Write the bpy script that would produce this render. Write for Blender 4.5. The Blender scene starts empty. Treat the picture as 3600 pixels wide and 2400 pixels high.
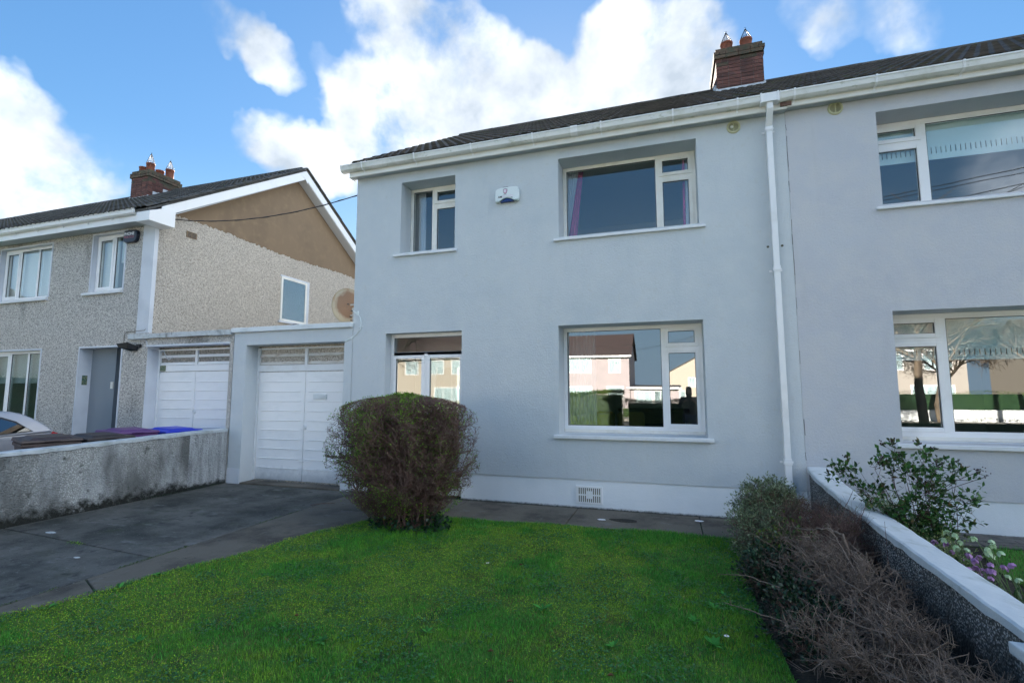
import bpy, math, random
import numpy as np
from mathutils import Vector, Matrix, Euler
R_ = math.radians
random.seed(7); rng = np.random.default_rng(11)
S = bpy.context.scene
COL = S.collection

# ------------------------------------------------------------------ camera
cam_d = bpy.data.cameras.new('camera'); cam = bpy.data.objects.new('camera', cam_d); COL.objects.link(cam)
cam_d.sensor_width = 36.0; cam_d.lens = 17.236; cam_d.clip_start = 0.05; cam_d.clip_end = 2000
CAMP = Vector((0.0, -7.0, 1.55))
YAW, PITCH, ROLL = R_(-17.94), R_(5.82), R_(-0.08)
_f = Vector((math.sin(YAW)*math.cos(PITCH), math.cos(YAW)*math.cos(PITCH), math.sin(PITCH)))
_r = Vector((math.cos(YAW), -math.sin(YAW), 0)); _u = _r.cross(_f)
_c, _s = math.cos(ROLL), math.sin(ROLL)
_r2, _u2 = _c*_r + _s*_u, -_s*_r + _c*_u
M = Matrix((( _r2.x, _u2.x, -_f.x), (_r2.y, _u2.y, -_f.y), (_r2.z, _u2.z, -_f.z))).to_4x4()
M.translation = CAMP; cam.matrix_world = M
S.camera = cam

# ------------------------------------------------------------------ world, sun, exposure
SUN_AZ, SUN_EL = R_(-13.0), R_(19.0)
SDIR = Vector((math.sin(SUN_AZ)*math.cos(SUN_EL), math.cos(SUN_AZ)*math.cos(SUN_EL), math.sin(SUN_EL)))
W = bpy.data.worlds.new('World'); S.world = W; W.use_nodes = True
wt = W.node_tree; wn, wl = wt.nodes, wt.links
for n in list(wn): wn.remove(n)
def wN(t, **k):
    n = wn.new(t)
    for a, b in k.items(): setattr(n, a, b)
    return n
def wmath(op, a, b=None, c=None, clamp=False):
    n = wN('ShaderNodeMath', operation=op, use_clamp=clamp)
    for i, v in enumerate((a, b, c)):
        if v is None: continue
        if isinstance(v, (int, float)): n.inputs[i].default_value = v
        else: wl.new(v, n.inputs[i])
    return n.outputs[0]
sky = wN('ShaderNodeTexSky', sky_type='NISHITA', sun_disc=False)
sky.sun_elevation = SUN_EL; sky.sun_rotation = SUN_AZ; sky.altitude = 20
sky.air_density = 1.0; sky.dust_density = 0.2; sky.ozone_density = 1.1
W.cycles.sampling_method = 'MANUAL'; W.cycles.sample_map_resolution = 512
tc = wN('ShaderNodeTexCoord'); dirv = tc.outputs['Generated']
# cloud masses by direction: (dx, dy, dz, inner cos, outer cos, weight)
CLOUDS = []
def cloud_dir(px, py):
    v = _r2*((px-1800)/1723.6) + _u2*(-(py-1200)/1723.6) + _f
    return v.normalized()
for px, py, rad, w in [(1240,360,4.6,1.0),(1350,280,5.2,1.1),(1500,330,7.5,1.3),(1600,230,6.5,1.1),(1700,350,8.5,1.3),(1850,330,6.2,1.2),(1950,420,7.5,1.3),(1400,470,5.5,1.1),(1550,520,6.5,1.2),(1290,520,3.2,.6),(2080,430,6.5,1.2),
      (2200,160,5.2,1.1),(2310,160,6.5,1.3),(2410,220,5.5,1.2),(2430,320,5,1.1),(2250,330,7.5,1.3),(2150,400,6.5,1.2),
      (1340,20,4.4,.95),(1430,110,4.4,.85),(1600,120,4.4,.85),(1720,150,3.2,.5),
      (-20,470,6,1.1),(60,600,7.5,1.3),(0,720,10,1.3),(160,700,5.5,1.1),(260,770,4,.85),(-60,340,4,.6),(340,545,3,.36),(430,580,2.8,.36),
      (880,120,3.0,.62),(950,185,3.2,.68),(1015,265,2.6,.5),(1150,200,2.4,.32),(790,60,2.2,.32),
      (1000,530,4.6,.95),(1130,560,4.6,1.0),(890,505,3.4,.6),(1230,580,3.4,.8),
      (2830,20,4.2,.5),(2890,110,3.2,.5),(3140,30,4.2,.4),(3250,40,3.5,.36)]:
    d = cloud_dir(px, py); CLOUDS.append((d, rad, w))
wz = wN('ShaderNodeTexNoise'); wz.inputs['Scale'].default_value = 4.2; wz.inputs['Detail'].default_value = 5; wz.inputs['Roughness'].default_value = .6; wl.new(dirv, wz.inputs['Vector'])
wv = wN('ShaderNodeVectorMath', operation='MULTIPLY_ADD'); wl.new(wz.outputs['Color'], wv.inputs[0]); wv.inputs[1].default_value = (.17,.17,.17); 
wo_ = wN('ShaderNodeVectorMath', operation='ADD'); wl.new(dirv, wo_.inputs[0]); wo_.inputs[1].default_value = (-.085,-.085,-.085); wl.new(wo_.outputs[0], wv.inputs[2]); wnm = wN('ShaderNodeVectorMath', operation='NORMALIZE'); wl.new(wv.outputs[0], wnm.inputs[0]); wdir = wnm.outputs[0]
acc = None
for d, rad, w in CLOUDS:
    dp = wN('ShaderNodeVectorMath', operation='DOT_PRODUCT'); wl.new(wdir, dp.inputs[0]); dp.inputs[1].default_value = d
    mr = wN('ShaderNodeMapRange', interpolation_type='SMOOTHSTEP'); wl.new(dp.outputs['Value'], mr.inputs['Value'])
    mr.inputs['From Min'].default_value = math.cos(R_(rad*.94)); mr.inputs['From Max'].default_value = math.cos(R_(rad*0.12))
    mr.inputs['To Min'].default_value = 0; mr.inputs['To Max'].default_value = w
    if acc is None: acc = mr.outputs[0]
    else:
        q = wmath('MULTIPLY', acc, mr.outputs[0]); s_ = wmath('ADD', acc, mr.outputs[0]); acc = wmath('SUBTRACT', s_, q)
# direction flattened to a cloud deck so clouds shrink to the horizon
sep = wN('ShaderNodeSeparateXYZ'); wl.new(dirv, sep.inputs[0])
def wnoise(scale, detail, rough, dist=0.0, vec=None, off=0.0):
    n = wN('ShaderNodeTexNoise'); n.inputs['Scale'].default_value = scale; n.inputs['Detail'].default_value = detail
    n.inputs['Roughness'].default_value = rough; n.inputs['Distortion'].default_value = dist
    if off:
        a = wN('ShaderNodeVectorMath', operation='ADD'); wl.new(vec or dirv, a.inputs[0]); a.inputs[1].default_value = (off, off*.7, -off*.4); vec = a.outputs[0]
    wl.new(vec or dirv, n.inputs['Vector']); return n.outputs['Fac']
n1 = wnoise(4.6, 8, .56, .25); n2 = wnoise(15, 6, .55, .2, off=3.1); n3 = wnoise(1.6, 3, .5, 0, off=7.7)
edge = wmath('ADD', wmath('MULTIPLY', wmath('SUBTRACT', n1, .5), 1.5), wmath('MULTIPLY', wmath('SUBTRACT', n2, .5), .5))
# scattered unseen cloud everywhere else, thinner, added to light the house front
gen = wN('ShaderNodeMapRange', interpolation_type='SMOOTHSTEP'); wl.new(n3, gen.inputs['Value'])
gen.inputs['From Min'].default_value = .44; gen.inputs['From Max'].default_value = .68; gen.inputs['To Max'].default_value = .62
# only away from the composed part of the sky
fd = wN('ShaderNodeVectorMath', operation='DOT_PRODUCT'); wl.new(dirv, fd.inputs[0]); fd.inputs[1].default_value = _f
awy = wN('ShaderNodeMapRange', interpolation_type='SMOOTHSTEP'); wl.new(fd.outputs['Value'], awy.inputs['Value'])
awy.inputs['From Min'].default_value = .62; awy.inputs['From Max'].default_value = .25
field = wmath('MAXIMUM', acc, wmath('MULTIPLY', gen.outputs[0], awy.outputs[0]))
present = wN('ShaderNodeMapRange', interpolation_type='SMOOTHSTEP'); wl.new(field, present.inputs['Value'])
present.inputs['From Min'].default_value = .02; present.inputs['From Max'].default_value = .30
dens = wmath('MULTIPLY', wmath('MULTIPLY', field, wmath('MULTIPLY_ADD', edge, 2.9, 1.15)), present.outputs[0])
cm = wN('ShaderNodeMapRange', interpolation_type='SMOOTHSTEP'); wl.new(dens, cm.inputs['Value'])
cm.inputs['From Min'].default_value = .16; cm.inputs['From Max'].default_value = 1.15
cloud_fac = wmath('MULTIPLY', cm.outputs[0], .97)
# cloud light: bright with soft grey hollows
ccol = wN('ShaderNodeValToRGB'); cn = wnoise(7, 5, .55, 0.1, off=11.3); wl.new(cn, ccol.inputs[0])
ccol.color_ramp.elements[0].position = .36; ccol.color_ramp.elements[0].color = (.40, .46, .53, 1)
ccol.color_ramp.elements[1].position = .62; ccol.color_ramp.elements[1].color = (.74, .78, .83, 1)
tint = wN('ShaderNodeMix', data_type='RGBA', blend_type='MULTIPLY'); tint.inputs[0].default_value = 1
# an even soft compression of the sky's range (all directions alike)
lum = wN('ShaderNodeVectorMath', operation='DOT_PRODUCT'); wl.new(sky.outputs[0], lum.inputs[0]); lum.inputs[1].default_value = (.2126,.7152,.0722)
den = wmath('MULTIPLY_ADD', lum.outputs['Value'], .22, 1.0)
dv = wN('ShaderNodeVectorMath', operation='SCALE'); wl.new(sky.outputs[0], dv.inputs[0]); wl.new(wmath('DIVIDE', .195, den), dv.inputs['Scale'])
hs = wN('ShaderNodeHueSaturation'); hs.inputs['Saturation'].default_value = 1.22; wl.new(dv.outputs[0], hs.inputs['Color'])
wl.new(hs.outputs[0], tint.inputs[6]); tint.inputs[7].default_value = (.86, 1.0, 1.08, 1)
# pale haze low over the horizon, the same all the way round
hz = wN('ShaderNodeMapRange', interpolation_type='SMOOTHSTEP'); wl.new(sep.outputs['Z'], hz.inputs['Value']); hz.inputs['From Min'].default_value = .42; hz.inputs['From Max'].default_value = .0; hz.inputs['To Max'].default_value = .92
hmix = wN('ShaderNodeMix', data_type='RGBA'); wl.new(hz.outputs[0], hmix.inputs[0]); wl.new(tint.outputs[2], hmix.inputs[6]); hmix.inputs[7].default_value = (.39, .59, .82, 1)
# clouds opposite the sun made extra bright, added fill for the shaded house front
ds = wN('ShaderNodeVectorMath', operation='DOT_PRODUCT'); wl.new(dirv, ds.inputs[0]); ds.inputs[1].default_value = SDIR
cloud_boost = wN('ShaderNodeMapRange'); wl.new(ds.outputs['Value'], cloud_boost.inputs['Value']); cloud_boost.inputs['From Min'].default_value = .7; cloud_boost.inputs['From Max'].default_value = -.3; cloud_boost.inputs['To Min'].default_value = 1.0; cloud_boost.inputs['To Max'].default_value = 5.6
cl2 = wN('ShaderNodeVectorMath', operation='SCALE'); wl.new(ccol.outputs[0], cl2.inputs[0]); wl.new(cloud_boost.outputs[0], cl2.inputs['Scale'])
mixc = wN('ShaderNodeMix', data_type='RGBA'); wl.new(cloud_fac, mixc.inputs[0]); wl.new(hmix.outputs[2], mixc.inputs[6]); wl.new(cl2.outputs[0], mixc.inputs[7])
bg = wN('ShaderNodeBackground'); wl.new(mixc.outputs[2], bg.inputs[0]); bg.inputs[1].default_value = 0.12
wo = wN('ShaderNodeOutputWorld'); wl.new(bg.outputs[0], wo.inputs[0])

sun_d = bpy.data.lights.new('sun', 'SUN'); sun_d.energy = 2.4; sun_d.angle = R_(0.53); sun_d.color = (1, .93, .82)
sun = bpy.data.objects.new('sun', sun_d); COL.objects.link(sun); sun.rotation_euler = (-SDIR).to_track_quat('-Z', 'Y').to_euler()
S.view_settings.view_transform = 'Standard'; S.view_settings.look = 'None'; S.view_settings.gamma = 1.0
S.view_settings.use_curve_mapping = False; S.view_settings.exposure = 3.75
S.render.engine = 'CYCLES'; S.cycles.max_bounces = 6; S.cycles.transparent_max_bounces = 12; S.cycles.use_denoising = True

# ------------------------------------------------------------------ materials
def mat(name, base=(.5,.5,.5), rough=.7, vary=(), bump=(), metal=0.0, spec=.5, rnd=0.0, extra=None, trans=0.0, coat=0.0):
    """vary: list of (colour, scale, lo, hi, (sx,sy,sz), detail) mixed over the base by noise; bump: list of (scale, strength, kind)"""
    m = bpy.data.materials.new(name); m.use_nodes = True; t = m.node_tree; N, L = t.nodes, t.links
    b = N['Principled BSDF']; b.inputs['Roughness'].default_value = rough; b.inputs['Metallic'].default_value = metal
    b.inputs['Specular IOR Level'].default_value = spec
    if coat: b.inputs['Coat Weight'].default_value = coat
    g = N.new('ShaderNodeNewGeometry'); pos = g.outputs['Position']
    col = N.new('ShaderNodeRGB'); col.outputs[0].default_value = (*base, 1); cur = col.outputs[0]
    for v in vary:
        c2, sc, lo, hi = v[:4]; st = v[4] if len(v) > 4 else (1,1,1); det = v[5] if len(v) > 5 else 5
        mp = N.new('ShaderNodeMapping'); mp.inputs['Scale'].default_value = st; L.new(pos, mp.inputs[0])
        mp.inputs['Location'].default_value = (sc*.37, sc*.13, sc*.71)
        if det == 'v':
            n = N.new('ShaderNodeTexVoronoi'); n.inputs['Scale'].default_value = sc; fo = n.outputs['Distance']
        else:
            n = N.new('ShaderNodeTexNoise'); n.inputs['Scale'].default_value = sc; n.inputs['Detail'].default_value = det; n.inputs['Roughness'].default_value = .62; fo = n.outputs[0]
        L.new(mp.outputs[0], n.inputs['Vector'])
        r = N.new('ShaderNodeMapRange'); r.inputs['From Min'].default_value = lo; r.inputs['From Max'].default_value = hi; L.new(fo, r.inputs['Value'])
        x = N.new('ShaderNodeMix'); x.data_type = 'RGBA'; L.new(r.outputs[0], x.inputs[0]); L.new(cur, x.inputs[6]); x.inputs[7].default_value = (*c2, 1); cur = x.outputs[2]
    if extra: cur = extra(N, L, pos, cur)
    if rnd:
        oi = N.new('ShaderNodeObjectInfo'); r = N.new('ShaderNodeMapRange'); r.inputs['To Min'].default_value = 1-rnd; r.inputs['To Max'].default_value = 1+rnd
        L.new(oi.outputs['Random'], r.inputs['Value']); h = N.new('ShaderNodeHueSaturation'); L.new(r.outputs[0], h.inputs['Value']); L.new(cur, h.inputs['Color']); cur = h.outputs[0]
    L.new(cur, b.inputs['Base Color'])
    prev = None
    for k in bump:
        sc, stg = k[:2]; kind = k[2] if len(k) > 2 else 'n'; dist = k[3] if len(k) > 3 else .01
        if kind == 'v':
            n = N.new('ShaderNodeTexVoronoi'); n.inputs['Scale'].default_value = sc; n.feature = 'SMOOTH_F1'; fo = n.outputs['Distance']
        else:
            n = N.new('ShaderNodeTexNoise'); n.inputs['Scale'].default_value = sc; n.inputs['Detail'].default_value = 4; fo = n.outputs[0]
        L.new(pos, n.inputs['Vector']); bp = N.new('ShaderNodeBump'); bp.inputs['Strength'].default_value = stg; bp.inputs['Distance'].default_value = dist
        L.new(fo, bp.inputs['Height'])
        if prev: L.new(prev, bp.inputs['Normal'])
        prev = bp.outputs[0]
    if prev: L.new(prev, b.inputs['Normal'])
    return m
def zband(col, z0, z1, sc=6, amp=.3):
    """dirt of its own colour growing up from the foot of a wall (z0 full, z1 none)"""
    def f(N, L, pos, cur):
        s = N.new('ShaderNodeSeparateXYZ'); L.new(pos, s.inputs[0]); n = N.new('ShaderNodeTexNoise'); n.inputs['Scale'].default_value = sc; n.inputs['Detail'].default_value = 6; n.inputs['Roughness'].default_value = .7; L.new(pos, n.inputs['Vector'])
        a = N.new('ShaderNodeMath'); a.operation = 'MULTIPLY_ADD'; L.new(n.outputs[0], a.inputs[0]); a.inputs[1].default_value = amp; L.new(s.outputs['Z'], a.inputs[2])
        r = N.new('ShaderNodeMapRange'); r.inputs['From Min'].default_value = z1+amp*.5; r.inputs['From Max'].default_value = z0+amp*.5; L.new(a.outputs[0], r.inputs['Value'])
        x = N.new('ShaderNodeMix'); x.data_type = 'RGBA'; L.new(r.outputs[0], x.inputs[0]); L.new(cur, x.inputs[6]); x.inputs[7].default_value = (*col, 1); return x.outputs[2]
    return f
def chain(*fs):
    def f(N, L, pos, cur):
        for q in fs: cur = q(N, L, pos, cur)
        return cur
    return f
MT = {}
MT['wall'] = mat('painted_render', (.575,.61,.635), .85, [((.52,.57,.60), .7, .35, .7), ((.585,.62,.635), 3, .4, .7), ((.50,.555,.59), 2.8, .56, .85, (1,1,.13)), ((.54,.56,.555), 14, .58, .8)], [(150,.8,'n',.006),(38,.5,'n',.008),(6,.25,'n',.02)])
MT['wall_n'] = mat('painted_render_lilac', (.55,.565,.60), .85, [((.51,.52,.56), .8, .35, .7), ((.58,.58,.59), 3, .4, .7), ((.50,.50,.52), 2.6, .56, .78, (1,1,.16))], [(150,.8,'n',.006),(38,.5,'n',.008),(6,.25,'n',.02)])
MT['plinth'] = mat('plinth_paint', (.80,.83,.85), .8, [((.72,.76,.78), 1.2, .4, .7)], [(120,.4,'n',.005),(35,.3,'n',.006)], extra=zband((.07,.07,.06), -.07, -.04, 30, .05))
MT['upvc'] = mat('white_upvc', (.84,.84,.84), .35, [((.70,.70,.68), 2, .55, .8)])
MT['frame_old'] = mat('cream_upvc', (.80,.79,.74), .45, [((.68,.65,.57), 3, .45, .75)])
MT['gutter'] = mat('gutter_plastic', (.74,.74,.71), .4, [((.33,.34,.22), 9, .60, .78, (1,1,2)), ((.55,.55,.48), 2.5, .5, .7)])
MT['fascia'] = mat('fascia_board', (.76,.74,.68), .4, [((.64,.60,.52), 1.5, .45, .75, (1,1,4))])
MT['soffit'] = mat('soffit_board', (.50,.52,.54), .5)
MT['sill'] = mat('white_sill_paint', (.72,.74,.76), .6, [((.62,.63,.63), 4, .5, .75)], [(60,.1)])
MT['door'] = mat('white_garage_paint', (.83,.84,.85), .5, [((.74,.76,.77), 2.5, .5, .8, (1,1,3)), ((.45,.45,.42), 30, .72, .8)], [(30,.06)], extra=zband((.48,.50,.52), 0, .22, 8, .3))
MT['louvre'] = mat('louvre_wood', (.66,.64,.60), .6, [((.34,.24,.14), 4, .5, .72, (1,1,6)), ((.62,.61,.58), 7, .5, .7)], [(40,.15)])
MT['dash'] = mat('pebbledash', (.60,.56,.50), .95, [((.20,.185,.165), 62, .30, .52, (1,1,1.25), 'v'), ((.17,.16,.14), 1.1, .58, .80, (1,1,.35)), ((.50,.47,.42), 26, .5, .72)], [(58,1.0,'n',.03),(24,.6,'n',.02)],
    extra=zband((.12,.115,.10), 5.15, 4.6, 3, .5) if False else None)
MT['dash_dark'] = mat('pebbledash_stained', (.70,.67,.63), .95, [((.24,.23,.21), 52, .45, .56, (1,1,1.5), 4), ((.09,.085,.075), .9, .54, .74, (1,1,.3)), ((.74,.70,.64), 26, .5, .72)], [(58,1.0,'n',.03),(24,.6,'n',.02)])
MT['dash_gable'] = mat('pebbledash_clean', (.66,.60,.53), .95, [((.30,.265,.22), 52, .45, .56, (1,1,1.5), 4), ((.34,.31,.27), .6, .55, .8, (1,1,.6)), ((.74,.68,.59), 26, .5, .72)], [(58,1.0,'n',.03),(24,.6,'n',.02)])
MT['brown_render'] = mat('brown_render', (.22,.155,.098), .9, [((.17,.12,.077), .8, .45, .7, (1,1,.6)), ((.25,.18,.11), 5, .5, .75)], [(60,.25)])
MT['bwall'] = mat('boundary_dash', (.58,.59,.58), .95, [((.32,.325,.31), 55, .28, .5, (1,1,1), 'v'), ((.44,.46,.47), 2.2, .45, .7, (1,1,.3)), ((.15,.155,.15), 1.5, .46, .62, (1,1,.35)), ((.09,.095,.085), 9, .62, .72)], [(55,1.0,'v',.02),(20,.7,'n',.03)],
    extra=zband((.018,.02,.016), -.02, .12, 9, .5))
MT['bwall_end'] = mat('boundary_dash_pale', (.44,.46,.47), .95, [((.28,.29,.29), 55, .28, .5, (1,1,1), 'v'), ((.5,.52,.53), 12, .45, .65, (1,1,.15)), ((.2,.2,.2), 1.5, .6, .8)], [(40,1.0,'n',.03),(55,.7,'v',.02)], extra=zband((.03,.035,.03), -.03, .02, 9, .2))
MT['coping'] = mat('coping_paint', (.50,.54,.56), .85, [((.34,.37,.36), 6, .5, .7), ((.12,.13,.12), 14, .62, .74), ((.60,.64,.66), 3, .5, .7)], [(70,.5,'n',.01),(14,.4,'n',.02)])
MT['coping_w'] = mat('coping_white_paint', (.60,.63,.64), .8, [((.42,.45,.42), 5, .52, .7), ((.66,.69,.70), 3, .5, .7)], [(90,.5,'n',.008),(14,.4,'n',.02)])
MT['coping_g'] = mat('garage_coping_paint', (.68,.72,.74), .7, [((.30,.34,.26), 11, .66, .78), ((.58,.62,.62), 3, .5, .7)], [(60,.2,'n',.01)])
MT['coping_l'] = mat('old_coping_paint', (.52,.55,.56), .8, [((.10,.10,.09), 5, .58, .72, (1,1,.5)), ((.36,.37,.36), 9, .5, .7)], [(60,.4,'n',.01)])
MT['party'] = mat('party_wall_dash', (.50,.50,.48), .95, [((.10,.10,.095), 70, .25, .5, (1,1,1), 'v'), ((.08,.08,.07), 3.2, .52, .70), ((.40,.40,.39), 45, .60, .70)], [(60,1.0,'v',.02),(20,.7,'n',.03)], extra=zband((.03,.03,.026), .05, .3, 7, .5))
MT['conc'] = mat('old_concrete', (.115,.112,.10), .85, [((.028,.032,.027), 1.3, .42, .64), ((.035,.045,.022), 2.1, .55, .72, (1,1.6,1)), ((.17,.175,.17), 2.3, .60, .76, (1,2.2,1)), ((.022,.024,.022), 6, .56, .70), ((.26,.27,.27), 7, .66, .80, (1,3,1)), ((.20,.20,.19), 42, .60, .74), ((.025,.028,.024), 30, .60, .72)], [(120,.5,'n',.006),(9,.3,'n',.01)])
MT['conc2'] = mat('path_concrete', (.135,.118,.092), .85, [((.06,.052,.04), 2, .46, .66), ((.17,.165,.15), 5, .58, .76), ((.035,.035,.03), 14, .62, .72), ((.24,.23,.21), 60, .62, .72)], [(120,.5,'n',.006),(9,.3,'n',.01)])
MT['joint'] = mat('mossy_joint', (.03,.045,.02), .95, [((.06,.11,.03), 12, .5, .6), ((.015,.015,.013), 7, .5, .6)], [(50,.5)])
MT['asphalt'] = mat('asphalt', (.075,.075,.075), .9, [((.05,.05,.05), 1, .4, .7)], [(150,.4)])
MT['pavement'] = mat('pavement_concrete', (.34,.32,.28), .9, [((.26,.25,.22), 1, .4, .7)], [(90,.2)])
MT['block'] = mat('paving_block', (.11,.10,.09), .85, [((.06,.06,.055), 6, .45, .7)], [(80,.3)], rnd=.18)
MT['soil'] = mat('soil', (.022,.018,.012), .95, [((.045,.035,.02), 12, .5, .7), ((.02,.035,.012), 4, .55, .7)], [(40,.8,'n',.03)])
MT['turf'] = mat('turf', (.075,.17,.02), .95, [((.075,.105,.012), 2.2, .50, .66), ((.016,.040,.010), 3.5, .52, .70), ((.09,.12,.018), 11, .60, .74)], [(60,.9,'n',.02)])
MT['glassdark'] = None
def leafmat(name, c, c2, sc=3, rough=.5, trans=.25, lo=.4, hi=.65, spec=.35):
    m = mat(name, c, rough, [(c2, sc, lo, hi)], spec=spec); N, L = m.node_tree.nodes, m.node_tree.links
    b = N['Principled BSDF']; src = b.inputs['Base Color'].links[0].from_socket
    gi = N.new('ShaderNodeNewGeometry'); mr = N.new('ShaderNodeMapRange'); mr.inputs['To Min'].default_value = .45; mr.inputs['To Max'].default_value = 1.65; L.new(gi.outputs['Random Per Island'], mr.inputs['Value'])
    hv = N.new('ShaderNodeHueSaturation'); L.new(mr.outputs[0], hv.inputs['Value']); L.new(src, hv.inputs['Color']); src = hv.outputs[0]; L.new(src, b.inputs['Base Color'])
    tr = N.new('ShaderNodeBsdfTranslucent'); L.new(src, tr.inputs[0]); mx = N.new('ShaderNodeMixShader'); mx.inputs[0].default_value = trans
    L.new(b.outputs[0], mx.inputs[1]); L.new(tr.outputs[0], mx.inputs[2]); L.new(mx.outputs[0], N['Material Output'].inputs[0]); return m
MT['grass'] = leafmat('grass_blades', (.085,.32,.036), (.22,.39,.034), 1.7, .5, .3, .46, .66)
MT['grass2'] = leafmat('grass_blades_dark', (.05,.25,.035), (.08,.29,.04), 2.7, .5, .3)
MT['moss'] = leafmat('moss', (.26,.40,.03), (.19,.34,.03), 5, .8, .2)
MT['weed'] = leafmat('clover_leaves', (.04,.15,.045), (.06,.19,.05), 8, .5, .2)
MT['leaf_new'] = leafmat('fresh_leaves', (.19,.36,.03), (.10,.22,.02), 6, .5, .35)
MT['leaf_ivy'] = leafmat('ivy_leaves', (.010,.030,.014), (.022,.055,.022), 8, .35, .1)
MT['leaf_grey'] = leafmat('grey_green_leaves', (.13,.18,.085), (.22,.26,.16), 14, .5, .2)
MT['leaf_mid'] = leafmat('mid_green_leaves', (.045,.085,.018), (.10,.15,.02), 9, .45, .25)
MT['leaf_dk'] = leafmat('dark_shrub_leaves', (.045,.125,.028), (.12,.085,.035), 13, .4, .2, .54, .66)
MT['leaf_var'] = leafmat('variegated_leaves', (.14,.20,.05), (.38,.42,.20), 60, .5, .2)
MT['leaf_hel'] = leafmat('hellebore_leaves', (.035,.085,.020), (.07,.14,.035), 12, .45, .2)
MT['petal_p'] = leafmat('pink_petals', (.46,.24,.46), (.34,.18,.36), 25, .5, .3)
MT['petal_w'] = leafmat('greenish_white_petals', (.50,.60,.42), (.34,.48,.24), 25, .5, .3)
MT['hedge'] = leafmat('hedge_leaves', (.05,.10,.015), (.10,.16,.02), 2, .5, .25)
MT['berry'] = mat('dark_berry', (.028,.008,.012), .35)
MT['twig'] = mat('bush_twigs', (.135,.070,.054), .85, [((.23,.165,.125), 30, .45, .7), ((.085,.05,.042), 9, .5, .7)])
MT['twig_grey'] = mat('grey_dead_twigs', (.18,.135,.105), .9, [((.17,.12,.09), 25, .45, .65), ((.31,.25,.20), 50, .55, .75)])
MT['stem_red'] = mat('reddish_stems', (.06,.022,.018), .7)
MT['stem_green'] = mat('green_stems', (.12,.19,.06), .6)
MT['bark'] = mat('bark', (.15,.115,.08), .9, [((.08,.06,.045), 8, .4, .7, (1,1,.2))], [(20,.5)])
MT['tile'] = mat('concrete_roof_tile', (.088,.074,.062), .85, [((.045,.040,.035), 5, .45, .65), ((.065,.075,.03), 3.5, .56, .72)], [(70,.5,'n',.006)], rnd=.22)
MT['tile_g'] = mat('grey_roof_tile', (.085,.082,.078), .85, [((.05,.05,.046), 5, .45, .65), ((.06,.065,.03), 3.5, .58, .72)], [(70,.5,'n',.006)], rnd=.22)
MT['tile_r'] = mat('red_roof_tile', (.055,.036,.034), .8, [((.035,.028,.028), 2, .4, .7)], [(10,.3)])
MT['brick'] = mat('red_brick', (.15,.062,.048), .85, [((.085,.045,.04), 9, .42, .66), ((.23,.12,.09), 18, .62, .8)], [(90,.5,'n',.006)], rnd=.30)
MT['brick_top'] = mat('mossy_brick', (.115,.075,.05), .9, [((.07,.07,.045), 9, .42, .6), ((.24,.17,.04), 6, .66, .72)], [(90,.5,'n',.006)], rnd=.2)
MT['mortar'] = mat('mortar', (.21,.185,.165), .95, [((.14,.125,.11), 14, .4, .7)], [(90,.4)])
MT['flash'] = mat('painted_flashing', (.56,.60,.64), .6, [((.40,.43,.46), 14, .45, .7, (1,1,.1))], [(20,.3)])
MT['clay'] = mat('terracotta_pot', (.28,.10,.065), .8, [((.20,.08,.055), 7, .45, .7)])
MT['wire'] = mat('dark_wire', (.03,.03,.032), .5, metal=.6)
MT['black'] = mat('black_plastic', (.018,.018,.02), .45)
MT['vent'] = mat('yellowed_plastic', (.50,.49,.30), .5)
MT['ventdark'] = mat('vent_mesh', (.14,.13,.09), .7)
MT['alarm'] = mat('alarm_plastic', (.72,.78,.78), .35)
MT['alarm_rim'] = mat('alarm_rim_plastic', (.50,.58,.53), .4)
MT['alarm_blue'] = mat('blue_lens', (.012,.035,.16), .2)
MT['ink'] = mat('black_ink', (.012,.012,.015), .5)
MT['ink_pink'] = mat('pink_ink', (.62,.30,.46), .5)
MT['ink_palepink'] = mat('pale_pink_ink', (.70,.58,.68), .5)
MT['ink_red'] = mat('red_ink', (.42,.10,.13), .5)
MT['ink_white'] = mat('white_ink', (.8,.8,.82), .5)
MT['navy'] = mat('navy_plastic', (.012,.018,.035), .35)
def _rust(N, L, pos, cur):
    d = N.new('ShaderNodeVectorMath'); d.operation = 'DISTANCE'; L.new(pos, d.inputs[0]); d.inputs[1].default_value = (-5.80, .86, 3.20)
    n = N.new('ShaderNodeTexNoise'); n.inputs['Scale'].default_value = 9; n.inputs['Detail'].default_value = 6; L.new(pos, n.inputs['Vector'])
    a = N.new('ShaderNodeMath'); a.operation = 'MULTIPLY_ADD'; L.new(n.outputs[0], a.inputs[0]); a.inputs[1].default_value = .16; L.new(d.outputs['Value'], a.inputs[2])
    r = N.new('ShaderNodeMapRange'); r.inputs['From Min'].default_value = .38; r.inputs['From Max'].default_value = .31; L.new(a.outputs[0], r.inputs['Value'])
    x = N.new('ShaderNodeMix'); x.data_type = 'RGBA'; L.new(r.outputs[0], x.inputs[0]); L.new(cur, x.inputs[6]); x.inputs[7].default_value = (.235,.145,.095,1); return x.outputs[2]
MT['dish'] = mat('rusty_dish', (.40,.36,.28), .7, [((.30,.19,.12), 7, .52, .7)], extra=_rust)
MT['steel'] = mat('galvanised_steel', (.36,.36,.34), .5, [((.18,.12,.08), 20, .55, .7)], metal=.5)
MT['bin_b'] = mat('brown_bin_plastic', (.055,.036,.032), .5, [((.075,.05,.045), 9, .5, .7)])
MT['bin_b2'] = mat('dark_brown_bin_plastic', (.04,.03,.028), .5, [((.055,.042,.038), 9, .5, .7)])
MT['bin_p'] = mat('purple_bin_plastic', (.12,.045,.17), .45)
MT['bin_u'] = mat('blue_bin_plastic', (.012,.035,.52), .4)
MT['car'] = mat('silver_car_paint', (.45,.46,.50), .28, metal=.55, coat=.6)
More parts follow.
